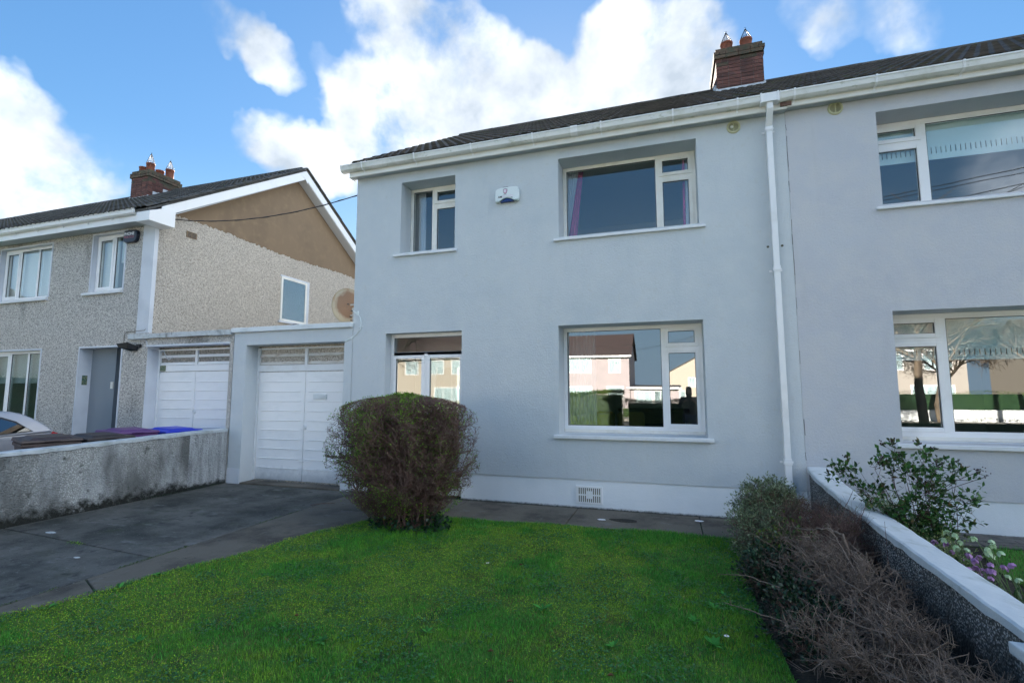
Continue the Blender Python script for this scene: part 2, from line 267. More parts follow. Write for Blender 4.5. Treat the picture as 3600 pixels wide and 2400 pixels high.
MT['tyre'] = mat('tyre_rubber', (.02,.02,.02), .8)
MT['lamp_red'] = mat('red_lens', (.35,.012,.018), .15, coat=.5)
MT['room'] = mat('room_wall_paint', (.55,.52,.45), .9)
MT['floor'] = mat('carpet', (.16,.12,.08), .95)
MT['curt_w'] = mat('white_net_curtain', (.62,.63,.68), .9)
MT['curt_p'] = mat('pink_curtain', (.50,.06,.20), .9, [((.36,.04,.17), 12, .4, .7)])
MT['curt_g'] = mat('grey_lining', (.32,.33,.33), .9)
MT['blind'] = mat('roller_blind', (.62,.74,.74), .85)
MT['blind_w'] = mat('pale_blind', (.74,.72,.68), .9)
MT['wood'] = mat('mantel_wood', (.20,.11,.05), .5, [((.13,.07,.03), 6, .4, .7, (1,1,5))])
MT['yellow'] = mat('mustard_upholstery', (.30,.21,.05), .9)
MT['pinkwall'] = mat('opposite_house_paint', (.40,.345,.355), .9, [((.35,.31,.32), 1, .4, .7)])
MT['creamwall'] = mat('cream_house_paint', (.44,.395,.33), .9)
MT['greywall'] = mat('grey_house_render', (.34,.31,.28), .9)
MT['skin'] = mat('skin', (.45,.27,.20), .6)
MT['cloth'] = mat('dark_hoodie', (.03,.03,.035), .9)
MT['jeans'] = mat('dark_jeans', (.03,.04,.07), .9)
MT['darkpaint'] = mat('dark_door_paint', (.016,.022,.032), .4)
MT['grey_paint'] = mat('porch_grey_paint', (.21,.245,.28), .85, [], [(140,.3,'n',.004)])
MT['white_paint'] = mat('white_masonry_paint', (.62,.65,.70), .8, [((.54,.57,.62), 2, .45, .7)], [(100,.2)])
MT['pic'] = mat('printed_picture', (.20,.22,.12), .5, [((.05,.12,.08), 40, .45, .5), ((.35,.30,.20), 70, .55, .6), ((.03,.04,.08), 55, .60, .64)])
MT['straw'] = leafmat('dead_grass', (.30,.25,.10), (.20,.13,.06), 20, .7, .2)
MT['white'] = mat('white_petal', (.8,.8,.78), .6)
MT['yel'] = mat('yellow_petal', (.6,.5,.03), .6)
MT['deadleaf'] = mat('dead_leaf', (.16,.07,.035), .8)
def glass(name, tint=(.72,.8,.82), refl=1.0, rough=0.0):
    m = bpy.data.materials.new(name); m.use_nodes = True; N, L = m.node_tree.nodes, m.node_tree.links
    for n in list(N): N.remove(n)
    o = N.new('ShaderNodeOutputMaterial'); tr = N.new('ShaderNodeBsdfTransparent'); tr.inputs[0].default_value = (*tint, 1)
    gl = N.new('ShaderNodeBsdfGlossy'); gl.inputs['Roughness'].default_value = rough; gl.inputs[0].default_value = (1, 1, 1, 1)
    fr = N.new('ShaderNodeFresnel'); fr.inputs['IOR'].default_value = 1.55
    g = N.new('ShaderNodeNewGeometry')
    tn = N.new('ShaderNodeTexNoise'); tn.inputs['Scale'].default_value = .9; tn.inputs['Detail'].default_value = 1; L.new(g.outputs['Position'], tn.inputs['Vector'])
    bp = N.new('ShaderNodeBump'); bp.inputs['Strength'].default_value = .05; bp.inputs['Distance'].default_value = .02; L.new(tn.outputs[0], bp.inputs['Height']); L.new(bp.outputs[0], gl.inputs['Normal'])
    mu = N.new('ShaderNodeMath'); mu.operation = 'MULTIPLY_ADD'; mu.use_clamp = True; L.new(fr.outputs[0], mu.inputs[0]); mu.inputs[1].default_value = 2.1*refl; mu.inputs[2].default_value = .05*refl
    ib = N.new('ShaderNodeMath'); ib.operation = 'SUBTRACT'; ib.inputs[0].default_value = 1; L.new(g.outputs['Backfacing'], ib.inputs[1]); m2 = N.new('ShaderNodeMath'); m2.operation = 'MULTIPLY'; L.new(mu.outputs[0], m2.inputs[0]); L.new(ib.outputs[0], m2.inputs[1]); mu = m2
    mx = N.new('ShaderNodeMixShader'); L.new(mu.outputs[0], mx.inputs[0]); L.new(tr.outputs[0], mx.inputs[1]); L.new(gl.outputs[0], mx.inputs[2]); L.new(mx.outputs[0], o.inputs[0]); return m
MT['glass'] = glass('window_glass', (.93,.96,.96)); MT['glass_refl'] = glass('coated_glass', (.85,.92,.93), 1.7)
MT['carglass'] = glass('car_glass', (.10,.16,.15), 1.5)
MT['frost'] = glass('obscured_glass', (.5,.6,.62), 1.5, .15)
# ------------------------------------------------------------------ mesh builder
ORG = {}
def org(o): return ORG.get(o.name, Vector((0,0,0))) if o else Vector((0,0,0))
class MB:
    def __init__(s): s.v = []; s.f = []; s.m = []; s.sm = []
    def add(s, vs, fs, mi=0, smooth=False):
        b = len(s.v); s.v += [tuple(v) for v in vs]; s.f += [tuple(b+i for i in f) for f in fs]; s.m += [mi]*len(fs); s.sm += [smooth]*len(fs); return s
    def box(s, x0, x1, y0, y1, z0, z1, mi=0):
        v = [(x0,y0,z0),(x1,y0,z0),(x1,y1,z0),(x0,y1,z0),(x0,y0,z1),(x1,y0,z1),(x1,y1,z1),(x0,y1,z1)]
        return s.add(v, [(0,3,2,1),(4,5,6,7),(0,1,5,4),(1,2,6,5),(2,3,7,6),(3,0,4,7)], mi)
    def prism(s, poly, axis, a, b, mi=0):
        """extrude a 2D polygon; axis 0: poly=(y,z) along x; 1: poly=(x,z) along y; 2: poly=(x,y) along z"""
        def P(p, t): return (t,p[0],p[1]) if axis == 0 else ((p[0],t,p[1]) if axis == 1 else (p[0],p[1],t))
        n = len(poly); v = [P(p,a) for p in poly]+[P(p,b) for p in poly]
        f = [tuple(range(n))[::-1], tuple(range(n,2*n))]+[(i,(i+1)%n,n+(i+1)%n,n+i) for i in range(n)]
        return s.add(v, f, mi)
    def tube(s, pts, r, n=6, mi=0, cap=True, smooth=True):
        pts = [Vector(p) for p in pts]; rs = r if isinstance(r,(list,tuple)) else [r]*len(pts); vs = []
        for i, p in enumerate(pts):
            d = (pts[min(i+1,len(pts)-1)]-pts[max(i-1,0)]).normalized(); a = d.orthogonal().normalized() if abs(d.z) > .9 else d.cross(Vector((0,0,1))).normalized(); b = d.cross(a)
            vs += [p+(a*math.cos(2*math.pi*k/n)+b*math.sin(2*math.pi*k/n))*rs[i] for k in range(n)]
        f = [(i*n+k, i*n+(k+1)%n, (i+1)*n+(k+1)%n, (i+1)*n+k) for i in range(len(pts)-1) for k in range(n)]
        s.add(vs, f, mi, smooth)
        if cap: s.add(vs[:n], [tuple(range(n))], mi); s.add(vs[-n:], [tuple(range(n))], mi)
        return s
    def lathe(s, prof, c, axis=2, n=20, mi=0, smooth=True):
        vs = []
        for r, h in prof:
            for k in range(n):
                a = 2*math.pi*k/n; x, y = r*math.cos(a), r*math.sin(a)
                vs.append((c[0]+x,c[1]+y,c[2]+h) if axis == 2 else ((c[0]+x,c[1]+h,c[2]+y) if axis == 1 else (c[0]+h,c[1]+x,c[2]+y)))
        f = [(i*n+k, i*n+(k+1)%n, (i+1)*n+(k+1)%n, (i+1)*n+k) for i in range(len(prof)-1) for k in range(n)]
        return s.add(vs, f, mi, smooth)
    def build(s, name, m, parent=None, bevel=0, local=False, kind=None):
        o_ = Vector((0,0,0)) if local else org(parent)
        me = bpy.data.meshes.new(name); me.from_pydata([(x-o_.x,y-o_.y,z-o_.z) for x,y,z in s.v], [], s.f)
        for k in (m if isinstance(m,(list,tuple)) else [m]): me.materials.append(MT[k])
        me.polygons.foreach_set('material_index', s.m); me.polygons.foreach_set('use_smooth', s.sm); me.update()
        o = bpy.data.objects.new(name, me); COL.objects.link(o)
        if parent: o.parent = parent
        ORG[o.name] = o_
        if bevel:
            b = o.modifiers.new('b','BEVEL'); b.width = bevel; b.segments = 2; b.limit_method = 'ANGLE'
        if kind: o['kind'] = kind
        return o
def tag(o, label=None, cat=None, group=None, kind=None):
    if label: o['label'] = label
    if cat: o['category'] = cat
    if group: o['group'] = group
    if kind: o['kind'] = kind
    return o
def thing(name, loc, label, cat, group=None, rz=0):
    o = bpy.data.objects.new(name, None); COL.objects.link(o); o.location = loc; o.rotation_euler = (0,0,rz); o.empty_display_size = .1
    ORG[o.name] = Vector(loc); return tag(o, label, cat, group)
def copy_tree(o, parent=None):
    c = o.copy(); COL.objects.link(c); c.parent = parent; ORG[c.name] = org(o)
    for ch in list(o.children): copy_tree(ch, c)
    return c
def box(name, m, x0,x1,y0,y1,z0,z1, parent=None, bevel=0, kind=None):
    return MB().box(x0,x1,y0,y1,z0,z1).build(name, m, parent, bevel, kind=kind)
def np_mesh(name, V, F, m, parent=None, mi=None, kind=None, smooth=False):
    """V (n,3) F (k,3 or 4) numpy"""
    o_ = org(parent); me = bpy.data.meshes.new(name); V = np.asarray(V, np.float32)-np.array(o_, np.float32); F = np.asarray(F, np.int32)
    n, w = F.shape; me.vertices.add(len(V)); me.vertices.foreach_set('co', V.ravel()); me.loops.add(n*w); me.loops.foreach_set('vertex_index', F.ravel())
    me.polygons.add(n); me.polygons.foreach_set('loop_start', np.arange(0,n*w,w,dtype=np.int32)); me.polygons.foreach_set('loop_total', np.full(n,w,np.int32))
    for k in (m if isinstance(m,(list,tuple)) else [m]): me.materials.append(MT[k])
    if mi is not None: me.polygons.foreach_set('material_index', np.asarray(mi,np.int32))
    if smooth: me.polygons.foreach_set('use_smooth', np.ones(n,bool))
    me.update(calc_edges=True); me.validate()
    o = bpy.data.objects.new(name, me); COL.objects.link(o)
    if parent: o.parent = parent
    ORG[o.name] = o_
    if kind: o['kind'] = kind
    return o
def seg_mesh(P0, P1, R0, R1):
    P0, P1 = np.asarray(P0,float), np.asarray(P1,float); R0, R1 = np.asarray(R0,float)[:,None], np.asarray(R1,float)[:,None]
    d = P1-P0; d /= np.linalg.norm(d,axis=1,keepdims=True)+1e-9
    a = np.cross(d, np.array([.31,.52,.79])); a /= np.linalg.norm(a,axis=1,keepdims=True)+1e-9; b = np.cross(d,a)
    V = []
    for P, R in ((P0,R0),(P1,R1)):
        for k in range(3):
            t = 2*math.pi*k/3; V.append(P+(a*math.cos(t)+b*math.sin(t))*R)
    V = np.stack(V,1).reshape(-1,3); n = len(P0); base = np.arange(n)[:,None]*6
    F = np.concatenate([base+np.array([[k,(k+1)%3,3+(k+1)%3,3+k]]) for k in range(3)])
    return V, F
def leaf_mesh(C, D, Nn, Ln, Wd):
    """diamond-ish folded leaves: C base points, D direction, Nn normal, lengths, widths -> quads"""
    C, D, Nn = (np.asarray(q,float) for q in (C,D,Nn)); Ln = np.asarray(Ln)[:,None]; Wd = np.asarray(Wd)[:,None]
    D = D/(np.linalg.norm(D,axis=1,keepdims=True)+1e-9); Sd = np.cross(D,Nn); Sd /= np.linalg.norm(Sd,axis=1,keepdims=True)+1e-9
    Nn = np.cross(Sd, D)
    V = np.stack([C, C+D*Ln*.5+Sd*Wd*.5+Nn*Wd*.15, C+D*Ln, C+D*Ln*.5-Sd*Wd*.5+Nn*Wd*.15],1).reshape(-1,3)
    F = np.arange(len(C))[:,None]*4+np.array([[0,1,2,3]]); return V, F
def rdir(n): 
    d = rng.normal(size=(n,3)); return d/np.linalg.norm(d,axis=1,keepdims=True)

# ------------------------------------------------------------------ walls with openings, windows
def wall_front(name, m, x0, x1, z0, z1, y, ops, parent, depth=.33, mr=None, face=-1):
    """front face in the plane Y=y with rectangular openings (xa,xb,za,zb[,depth]) and their reveals"""
    b = MB(); xs = sorted({x0,x1,*[o[0] for o in ops],*[o[1] for o in ops]}); zs = sorted({z0,z1,*[o[2] for o in ops],*[o[3] for o in ops]})
    xs = [x for x in xs if x0 <= x <= x1]; zs = [z for z in zs if z0 <= z <= z1]
    for i in range(len(xs)-1):
        for j in range(len(zs)-1):
            cx, cz = (xs[i]+xs[i+1])/2, (zs[j]+zs[j+1])/2
            if any(o[0] < cx < o[1] and o[2] < cz < o[3] for o in ops): continue
            b.add([(xs[i],y,zs[j]),(xs[i+1],y,zs[j]),(xs[i+1],y,zs[j+1]),(xs[i],y,zs[j+1])], [(0,1,2,3)])
    for o in ops:
        a, c, e, g = o[:4]; d = o[4] if len(o) > 4 else depth; Y = y+d; k = 1 if mr else 0
        b.add([(a,y,e),(a,Y,e),(a,Y,g),(a,y,g)], [(0,3,2,1)], k); b.add([(c,y,e),(c,Y,e),(c,Y,g),(c,y,g)], [(0,1,2,3)], k)
        b.add([(a,y,g),(c,y,g),(c,Y,g),(a,Y,g)], [(0,3,2,1)], k); b.add([(a,y,e),(c,y,e),(c,Y,e),(a,Y,e)], [(0,1,2,3)], k)
    return b.build(name, [m]+([mr] if mr else []), parent)
def window(parent, x0, x1, z0, z1, y, cells, fm='upvc', gm='glass', fw=.055, sill=None, lab=None, fd=.07, sm='sill'):
    """cells: list of (xa,xb,za,zb,sash?) in fractions from left / bottom. Frame front at y."""
    b = MB(); f = fw
    b.box(x0,x0+f,y,y+fd,z0,z1); b.box(x1-f,x1,y,y+fd,z0,z1); b.box(x0+f,x1-f,y+.001,y+fd,z1-f,z1); b.box(x0+f,x1-f,y+.001,y+fd,z0,z0+f)
    w, h = x1-x0, z1-z0; done = set()
    vr = {(t,e,g) for (a,c,e,g,s) in cells for t in (a,c) if 0 < t < 1}
    vr = {q for q in vr if not any(p != q and p[0] == q[0] and p[1] <= q[1] and p[2] >= q[2] for p in vr)}
    for (a,c,e,g,s) in cells:
        for t in (a,c):
            if (t,e,g) in vr and ('x',t,e,g) not in done:
                done.add(('x',t,e,g)); X = x0+t*w; lo = max(z0+e*h, z0+f); hi = min(z0+g*h, z1-f); b.box(X-f*.5,X+f*.5,y+.002,y+fd,lo,hi)
        for t in (e,g):
            if 0 < t < 1 and ('z',t,a,c) not in done:
                done.add(('z',t,a,c)); Z = z0+t*h; lo = max(x0+a*w, x0+f); hi = min(x0+c*w, x1-f); b.box(lo,hi,y+.003,y+fd-.001,Z-f*.5,Z+f*.5)
    win = b.build('window', fm, parent, bevel=.004)
    if lab: win['label'] = lab
    for (a,c,e,g,s) in cells:
        xa = x0+a*w+(f if a == 0 else f*.5); xb = x0+c*w-(f if c == 1 else f*.5); za = z0+e*h+(f if e == 0 else f*.5); zb = z0+g*h-(f if g == 1 else f*.5)
        if s:
            q = .045; k = MB(); yy = y-.012
            k.box(xa-.008,xa+q,yy,y+fd-.006,za-.008,zb+.008); k.box(xb-q,xb+.008,yy,y+fd-.006,za-.008,zb+.008)
            k.box(xa+q,xb-q,yy+.0015,y+fd-.006,za-.008,za+q); k.box(xa+q,xb-q,yy+.0015,y+fd-.006,zb-q,zb+.008)
            k.build('sash', fm, win, bevel=.004); xa += q; xb -= q; za += q; zb -= q
        g_ = MB().box(xa+.004,xb-.004,y+.010,y+.019,za,za+.006).box(xa+.004,xb-.004,y+.010,y+.019,zb-.006,zb).box(xa,xa+.006,y+.010,y+.019,za,zb).box(xb-.006,xb,y+.010,y+.019,za,zb)
        g_.build('gasket', 'black', win)
        MB().box(xa,xb,y+.020,y+.026,za,zb).build('pane', gm, win)
    if sill:
        sx0, sx1, sz0, sz1, sy0, sy1 = sill
        MB().prism([(sy0,sz0),(sy1,sz0),(sy1,sz1+.012),(sy0,sz1)],0,sx0,sx1).build('sill', sm, win, bevel=.006)
    return win
def drape(name, m, pts, y, z0, z1, label, group=None, folds=7, amp=.03, cat='curtain'):
    """hanging cloth from z1 down to z0; pts: x ranges at top and bottom ((xt0,xt1),(xb0,xb1))"""
    (a,b_),(c,d) = pts; n = folds*6; V = []; rows = 8
    for j in range(rows+1):
        t = j/rows; xa, xb = a+(c-a)*t, b_+(d-b_)*t
        for i in range(n+1):
            s = i/n; V.append((xa+(xb-xa)*s, y+amp*math.sin(s*folds*2*math.pi+.6*math.sin(t*3)), z1+(z0-z1)*t))
    F = [(j*(n+1)+i,(j+1)*(n+1)+i,(j+1)*(n+1)+i+1,j*(n+1)+i+1) for j in range(rows) for i in range(n)]
    o = MB().add(V,F,0,True).build(name, m); sd = o.modifiers.new('s','SOLIDIFY'); sd.thickness = .003
    return tag(o, label, cat, group)
# ------------------------------------------------------------------ ground, lawn, drive, paths
tag(box('ground', 'soil', -60, 60, -75, 60, -1.2, -.24), 'bare soil under the gardens', kind='structure')
tag(box('road', 'asphalt', -60, 60, -21.5, -14.6, -.235, -.16), kind='structure')
tag(box('pavement', 'pavement', -60, 60, -14.6, -12.45, -.235, -.05), kind='structure')
tag(box('pavement', 'pavement', -60, 60, -24.0, -21.5, -.235, -.05), kind='structure')
tag(box('driveway_of_neighbour', 'conc2', -13.5, -7.90, -12.4, 1.2, -.235, -.215), kind='structure')
tag(box('ground_of_neighbour', 'turf', -40, -13.5, -12.4, -.02, -.235, -.21), kind='structure')
# garden soil on our side of the street
tag(box('garden_soil', 'soil', -7.66, 1.62, -12.4, -.02, -.238, -.105), kind='structure')
LE = [(-4.95,-12.3),(-4.93,-6.2),(-4.80,-4.9),(-4.73,-4.57),(-4.49,-4.1),(-4.30,-3.35),(-4.06,-2.74),(-3.96,-2.05),(-3.72,-1.55),(-3.1,-1.18),(-2.48,-1.08),(-1.23,-.975),(.07,-.935),(.62,-.95)]
RE = [(.60,-1.6),(.58,-2.2),(.56,-3.0),(.60,-3.8),(.7,-6),(.8,-12.3)]
poly = LE+RE
def in_poly(P, X, Y):
    ins = np.zeros(len(X), bool); n = len(P)
    for i in range(n):
        x1,y1 = P[i]; x2,y2 = P[(i+1)%n]
        c = ((y1 > Y) != (y2 > Y)) & (X < (x2-x1)*(Y-y1)/((y2-y1) if y2 != y1 else 1e-9)+x1); ins ^= c
    return ins
def lawn_h(X, Y): return -.058+.012*np.sin(X*1.7+.5)*np.cos(Y*1.3)+.008*np.sin(X*5.1+Y*3.7)
def turf_sheet(name, P, x0, x1, y0, y1, st, m, zf):
    xs = np.arange(x0,x1+st,st); ys = np.arange(y0,y1+st,st); X, Y = np.meshgrid(xs,ys,indexing='ij'); n = len(ys)
    V = np.stack([X,Y,zf(X,Y)+rng.normal(0,.002,X.shape)],-1).reshape(-1,3); i, j = np.meshgrid(np.arange(len(xs)-1),np.arange(n-1),indexing='ij')
    a = (i*n+j).ravel(); F = np.stack([a,a+n,a+n+1,a+1],1); c = V[F].mean(1); k = in_poly(P,c[:,0],c[:,1]); return np_mesh(name, V, F[k], m, kind='structure')
turf_sheet('lawn', poly, -5, .9, -12.3, -.9, .05, 'turf', lawn_h)
nl = [(1.78,-12.3),(8.2,-12.3),(8.2,-.56),(3.0,-.56),(2.75,-1.2),(2.55,-2.4),(2.5,-4),(2.3,-12.3)]
turf_sheet('lawn_of_neighbour', nl, 1.8, 8.2, -12.3, -.5, .1, 'turf', lambda X,Y: -.035+0*X)
tag(box('garden_soil', 'soil', 1.78, 8.4, -12.4, .02, -.238, -.055), kind='structure')

def mound(name, x0,x1,y0,y1,z0,z1,m):
    xs = np.linspace(x0,x1,18); ys = np.linspace(y0,y1,60); X,Y = np.meshgrid(xs,ys,indexing='ij'); u = (X-x0)/(x1-x0); v = (Y-y0)/(y1-y0)
    Z = z0+(z1-z0)*np.minimum(1,np.minimum(u*4,1))*np.minimum(1,(1-v)*6)+rng.normal(0,.006,X.shape); n = len(ys)
    i, j = np.meshgrid(np.arange(17),np.arange(59),indexing='ij'); a = (i*n+j).ravel()
    return np_mesh(name, np.stack([X,Y,Z],-1).reshape(-1,3), np.stack([a,a+n,a+n+1,a+1],1), m, kind='structure')
mound('flower_bed', .52, 1.60, -8.0, -.92, -.10, -.04, 'soil')
mound('flower_bed_of_neighbour', 1.78, 2.62, -8.0, -.5, -.06, -.02, 'soil')

drive = tag(box('driveway', 'joint', -7.66, -2.2, -12.3, .30, -.236, -.082), kind='structure')
def slab(x0,x1,y0,y1,z,m,par,poly=None):
    b = MB(); P = poly or [(x0,y0),(x1,y0),(x1,y1),(x0,y1)]; b.prism(P,2,-.15,z); return b.build('slab', m, par, bevel=.006)
slab(-7.66,-4.92,-3.20,-.02,-.068,'conc',drive, [(-7.655,-3.10),(-4.915,-3.31),(-4.915,-.03),(-7.655,-.03)])
slab(-7.66,-4.92,-7,-3.2,-.070,'conc',drive, [(-7.655,-8.2),(-4.915,-8.2),(-4.915,-3.325),(-7.655,-3.115)])
slab(0,0,0,0,-.069,'conc',drive, [(-7.655,-12.25),(-4.915,-12.25),(-4.915,-8.215),(-7.655,-8.215)])
slab(0,0,0,0,-.066,'conc2',drive, [(-4.90,-3.9),(-4.47,-4.08),(-4.28,-3.35),(-4.04,-2.74),(-3.94,-2.05),(-3.70,-1.55),(-3.64,-1.50),(-3.95,-1.1),(-4.9,-1.1)])
slab(0,0,0,0,-.067,'conc2',drive, [(-4.90,-12.2),(-4.92,-6.2),(-4.78,-4.9),(-4.71,-4.57),(-4.47,-4.10),(-4.90,-3.915)])
slab(0,0,0,0,-.066,'conc2',drive, [(-4.90,-1.09),(-3.94,-1.09),(-3.62,-1.49),(-3.08,-1.16),(-2.90,-1.10),(-2.95,-.03),(-4.9,-.03)])
slab(-7.36,-5.25,.0,.26,-.045,'conc2',drive,[(-7.35,-.02),(-5.26,-.02),(-5.26,.27),(-7.35,.27)])
path = tag(box('path', 'joint', -3.0, 1.55, -.96, -.012, -.236, -.085), kind='structure')
for a,c in ((-2.935,-1.30),(-1.288,.28),(.292,1.54)):
    slab(0,0,0,0,-.068,'conc2',path,[(a,-1.05 if a < -2 else -.965),(c,-.95),(c,-.018),(a,-.018)])
npath = tag(box('paved_path', 'joint', 1.80, 8.2, -.55, -.012, -.236, -.045), kind='structure')
bm = MB().box(0,.198,0,.098,-.04,0); blk = None
for r in range(5):
    for c in range(32):
        x = 1.81+c*.2+(r%2)*.1
        if x > 8: continue
        if blk is None:
            blk = bm.build('paving_block','block',npath,local=True,bevel=.004); o = blk
        else:
            o = blk.copy(); COL.objects.link(o); o.parent = npath
        o.location = (x,-.535+r*.104,-.034+random.uniform(-.003,.003)); o.rotation_euler = (random.uniform(-.01,.01),random.uniform(-.01,.01),0)

# ------------------------------------------------------------------ shared builders for houses
K = .628
def tile_mesh():
    prof = [(0,.010),(.035,.034),(.105,.034),(.15,.008),(.185,.034),(.255,.034),(.302,.010)]; L = .43; v = []; f = []
    for y in (0,L): v += [(x,y,z+.004) for x,z in prof]
    v += [(x,0,z-.014) for x,z in prof]; n = len(prof)
    f += [(i,i+1,n+i+1,n+i) for i in range(n-1)]+[(2*n+i,2*n+i+1,i+1,i) for i in range(n-1)]+[(0,n,2*n),(n-1,3*n-1,2*n-1)]
    return v, f
TV, TF = tile_mesh()
def roof(house, x0, x1, ye, ze, yr, zr, yb, m, tcols, x_from_right=True, rows=15, part_cols=20, end_l=True, end_r=True, deckm='tile'):
    """two slopes; the front one laid with single tiles"""
    k = (zr-ze)/(yr-ye); zb = zr-k*(yb-yr); th = .05
    P = [(ye,ze-.03),(yr,zr-.03),(yb,zb-.03),(yb,zb-.03-th),(yr,zr-.03-th*1.3),(ye,ze-.03-th)]
    rf = MB().prism(P,0,x0,x1).build('roof', deckm, house)
    L = math.hypot(yr-ye, zr-ze); g = (L+.02)/rows; ang = math.atan(k); rot = ang-.055
    me = None; tl = []; sb = MB(); n = 0
    cells = [(r,c) for r in range(rows) for c in range(tcols)]
    tot = part_cols*rows
    for r,c in cells:
        x = (x1-(c+1)*.3) if x_from_right else (x0+c*.3)
        s = r*g; dy, dz = math.cos(ang)*s, math.sin(ang)*s; px, py, pz = x, ye-.03+dy, ze-.03*k+dz+.024-.03+.012
        jit = random.uniform(-.005,.005)
        if c < part_cols:
            if me is None:
                o = MB().add(TV,TF).build('tile', m, rf, local=True); me = o; 
            else:
                o = me.copy(); COL.objects.link(o); o.parent = rf
            o.location = Vector((px,py,pz))-org(rf); o.rotation_euler = (rot+jit,0,random.uniform(-.006,.006))
        else:
            ca, sa = math.cos(rot+jit), math.sin(rot+jit); sb.add([(px+v[0],py+v[1]*ca-v[2]*sa,pz+v[1]*sa+v[2]*ca) for v in TV], TF)
    if sb.v: sb.build('tile', m, rf, kind='stuff')
    # ridge tiles
    rb = None; nx = int((x1-x0)/.45)
    for i in range(nx):
        if rb is None:
            b = MB(); pts = [( .12*math.cos(t), .085*math.sin(t)) for t in np.linspace(0,math.pi,7)]
            b.add([(0,p[0],p[1]) for p in pts]+[(.455,p[0],p[1]) for p in pts], [(q,q+1,7+q+1,7+q) for q in range(6)]); o = b.build('ridge_tile', m, rf, local=True)
            sd = o.modifiers.new('s','SOLIDIFY'); sd.thickness = .015; rb = o
        else:
            o = rb.copy(); COL.objects.link(o); o.parent = rf
        o.location = Vector((x0+i*.45+(x1-x0-nx*.45)*.5, yr, zr-.035))-org(rf); o.rotation_euler = (0,random.uniform(-.012,.012),0)
    return rf
def brick_chimney(par, x0,x1,y0,y1,z0,z1,m='brick', topm='brick_top', flash_z=None, slope=K, flash_side=True):
    ch = box('chimney', 'mortar', x0+.012,x1-.012,y0+.012,y1-.012,z0-.6,z1-.005, par)
    proto = {}
    def brick(a,b,c,d,z,mm):
        key = mm
        if key not in proto:
            o = MB().box(-.5,.5,-.5,.5,-.5,.5).build('brick', mm, ch, local=True); proto[key] = o
        else:
            o = proto[key].copy(); COL.objects.link(o); o.parent = ch
        e = random.uniform(-.002,.002); o.scale = (b-a,d-c,.065); o.location = Vector(((a+b)/2+e,(c+d)/2+random.uniform(-.002,.002),z+.0325))-org(ch)
    n = int(round((z1-z0)/.075)); j = .010; tk = .1025
    for i in range(-3,n):
        z = z1-(n-i)*.075; top = i >= n-3; off = 0.0
        if i in (n-3,n-2): off = .035
        X0,X1,Y0,Y1 = x0-off,x1+off,y0-off,y1+off; mm = topm if (top or (i > n-5 and random.random() < .4)) else m
        def run(a,b,fn,half):
            x = a-(.1125 if half else 0)
            while x < b-.02:
                s, e = max(x,a), min(x+.215,b)
                if e-s > .03: fn(s,e, topm if (top or (i > n-6 and random.random() < .3)) else m)
                x += .225
        if i%2 == 0:
            run(X0,X1,lambda s,e,q: (brick(s,e,Y0,Y0+tk,z,q), brick(s,e,Y1-tk,Y1,z,q)),False)
            run(Y0+tk+j,Y1-tk-j,lambda s,e,q: (brick(X0,X0+tk,s,e,z,q), brick(X1-tk,X1,s,e,z,q)),False)
        else:
            run(Y0,Y1,lambda s,e,q: (brick(X0,X0+tk,s,e,z,q), brick(X1-tk,X1,s,e,z,q)),False)
            run(X0+tk+j,X1-tk-j,lambda s,e,q: (brick(s,e,Y0,Y0+tk,z,q), brick(s,e,Y1-tk,Y1,z,q)),True)
    b = MB(); b.prism([(x0+.10,z1-.004),(x1-.10,z1-.004),(x1-.16,z1+.03),(x0+.16,z1+.03)],1,y0+.10,y1-.10); b.build('flaunching','brick_top',ch)
    # soakers where it meets the slope
    if flash_z:
        b = MB(); b.box(x0-.022,x1+.022,y0-.022,y0+.02,flash_z-.12,flash_z+.085)
        for sx,q in ((x0-.02,1),(x1-.012,-1)):
            y = y0-.01; zz = flash_z+.085
            for s in range(4):
                w = .15; za = flash_z+(y-y0)*slope-.1; b.box(sx+.001*s,sx+.032+.001*s,y,y+w+.01,za,za+.1+.12+.07*(s%2)); y += w
        b.build('flashing','flash',ch)
    return ch
def pot(ch, x, y, z, r=.105, h=.20, cone=True, ch_h=.26):
    b = MB(); b.lathe([(r*.96,-.05),(r*.96,h-.03),(r*1.04,h-.03),(r*1.06,h),(r*.86,h),(r*.84,h-.10)],(x,y,z),n=18); p = b.build('chimney_pot','clay',ch)
    if cone:
        w = MB()
        for k in range(12):
            a = 2*math.pi*k/12; w.tube([(x+r*math.cos(a),y+r*math.sin(a),z+h-.01),(x+r*.62*math.cos(a),y+r*.62*math.sin(a),z+h+ch_h*.42),(x+.006*math.cos(a),y+.006*math.sin(a),z+h+ch_h)],.0042,4)
        for rr,hh in ((1.0,.005),(.86,ch_h*.17)):
            w.tube([(x+r*rr*math.cos(t),y+r*rr*math.sin(t),z+h+hh) for t in np.linspace(0,2*math.pi,17)],.004,4,cap=False)
        w.tube([(x+.018*math.cos(t),y,z+h+ch_h+.018+.018*math.sin(t)) for t in np.linspace(0,2*math.pi,9)],.003,4,cap=False)
        w.build('wire_guard','wire',p)
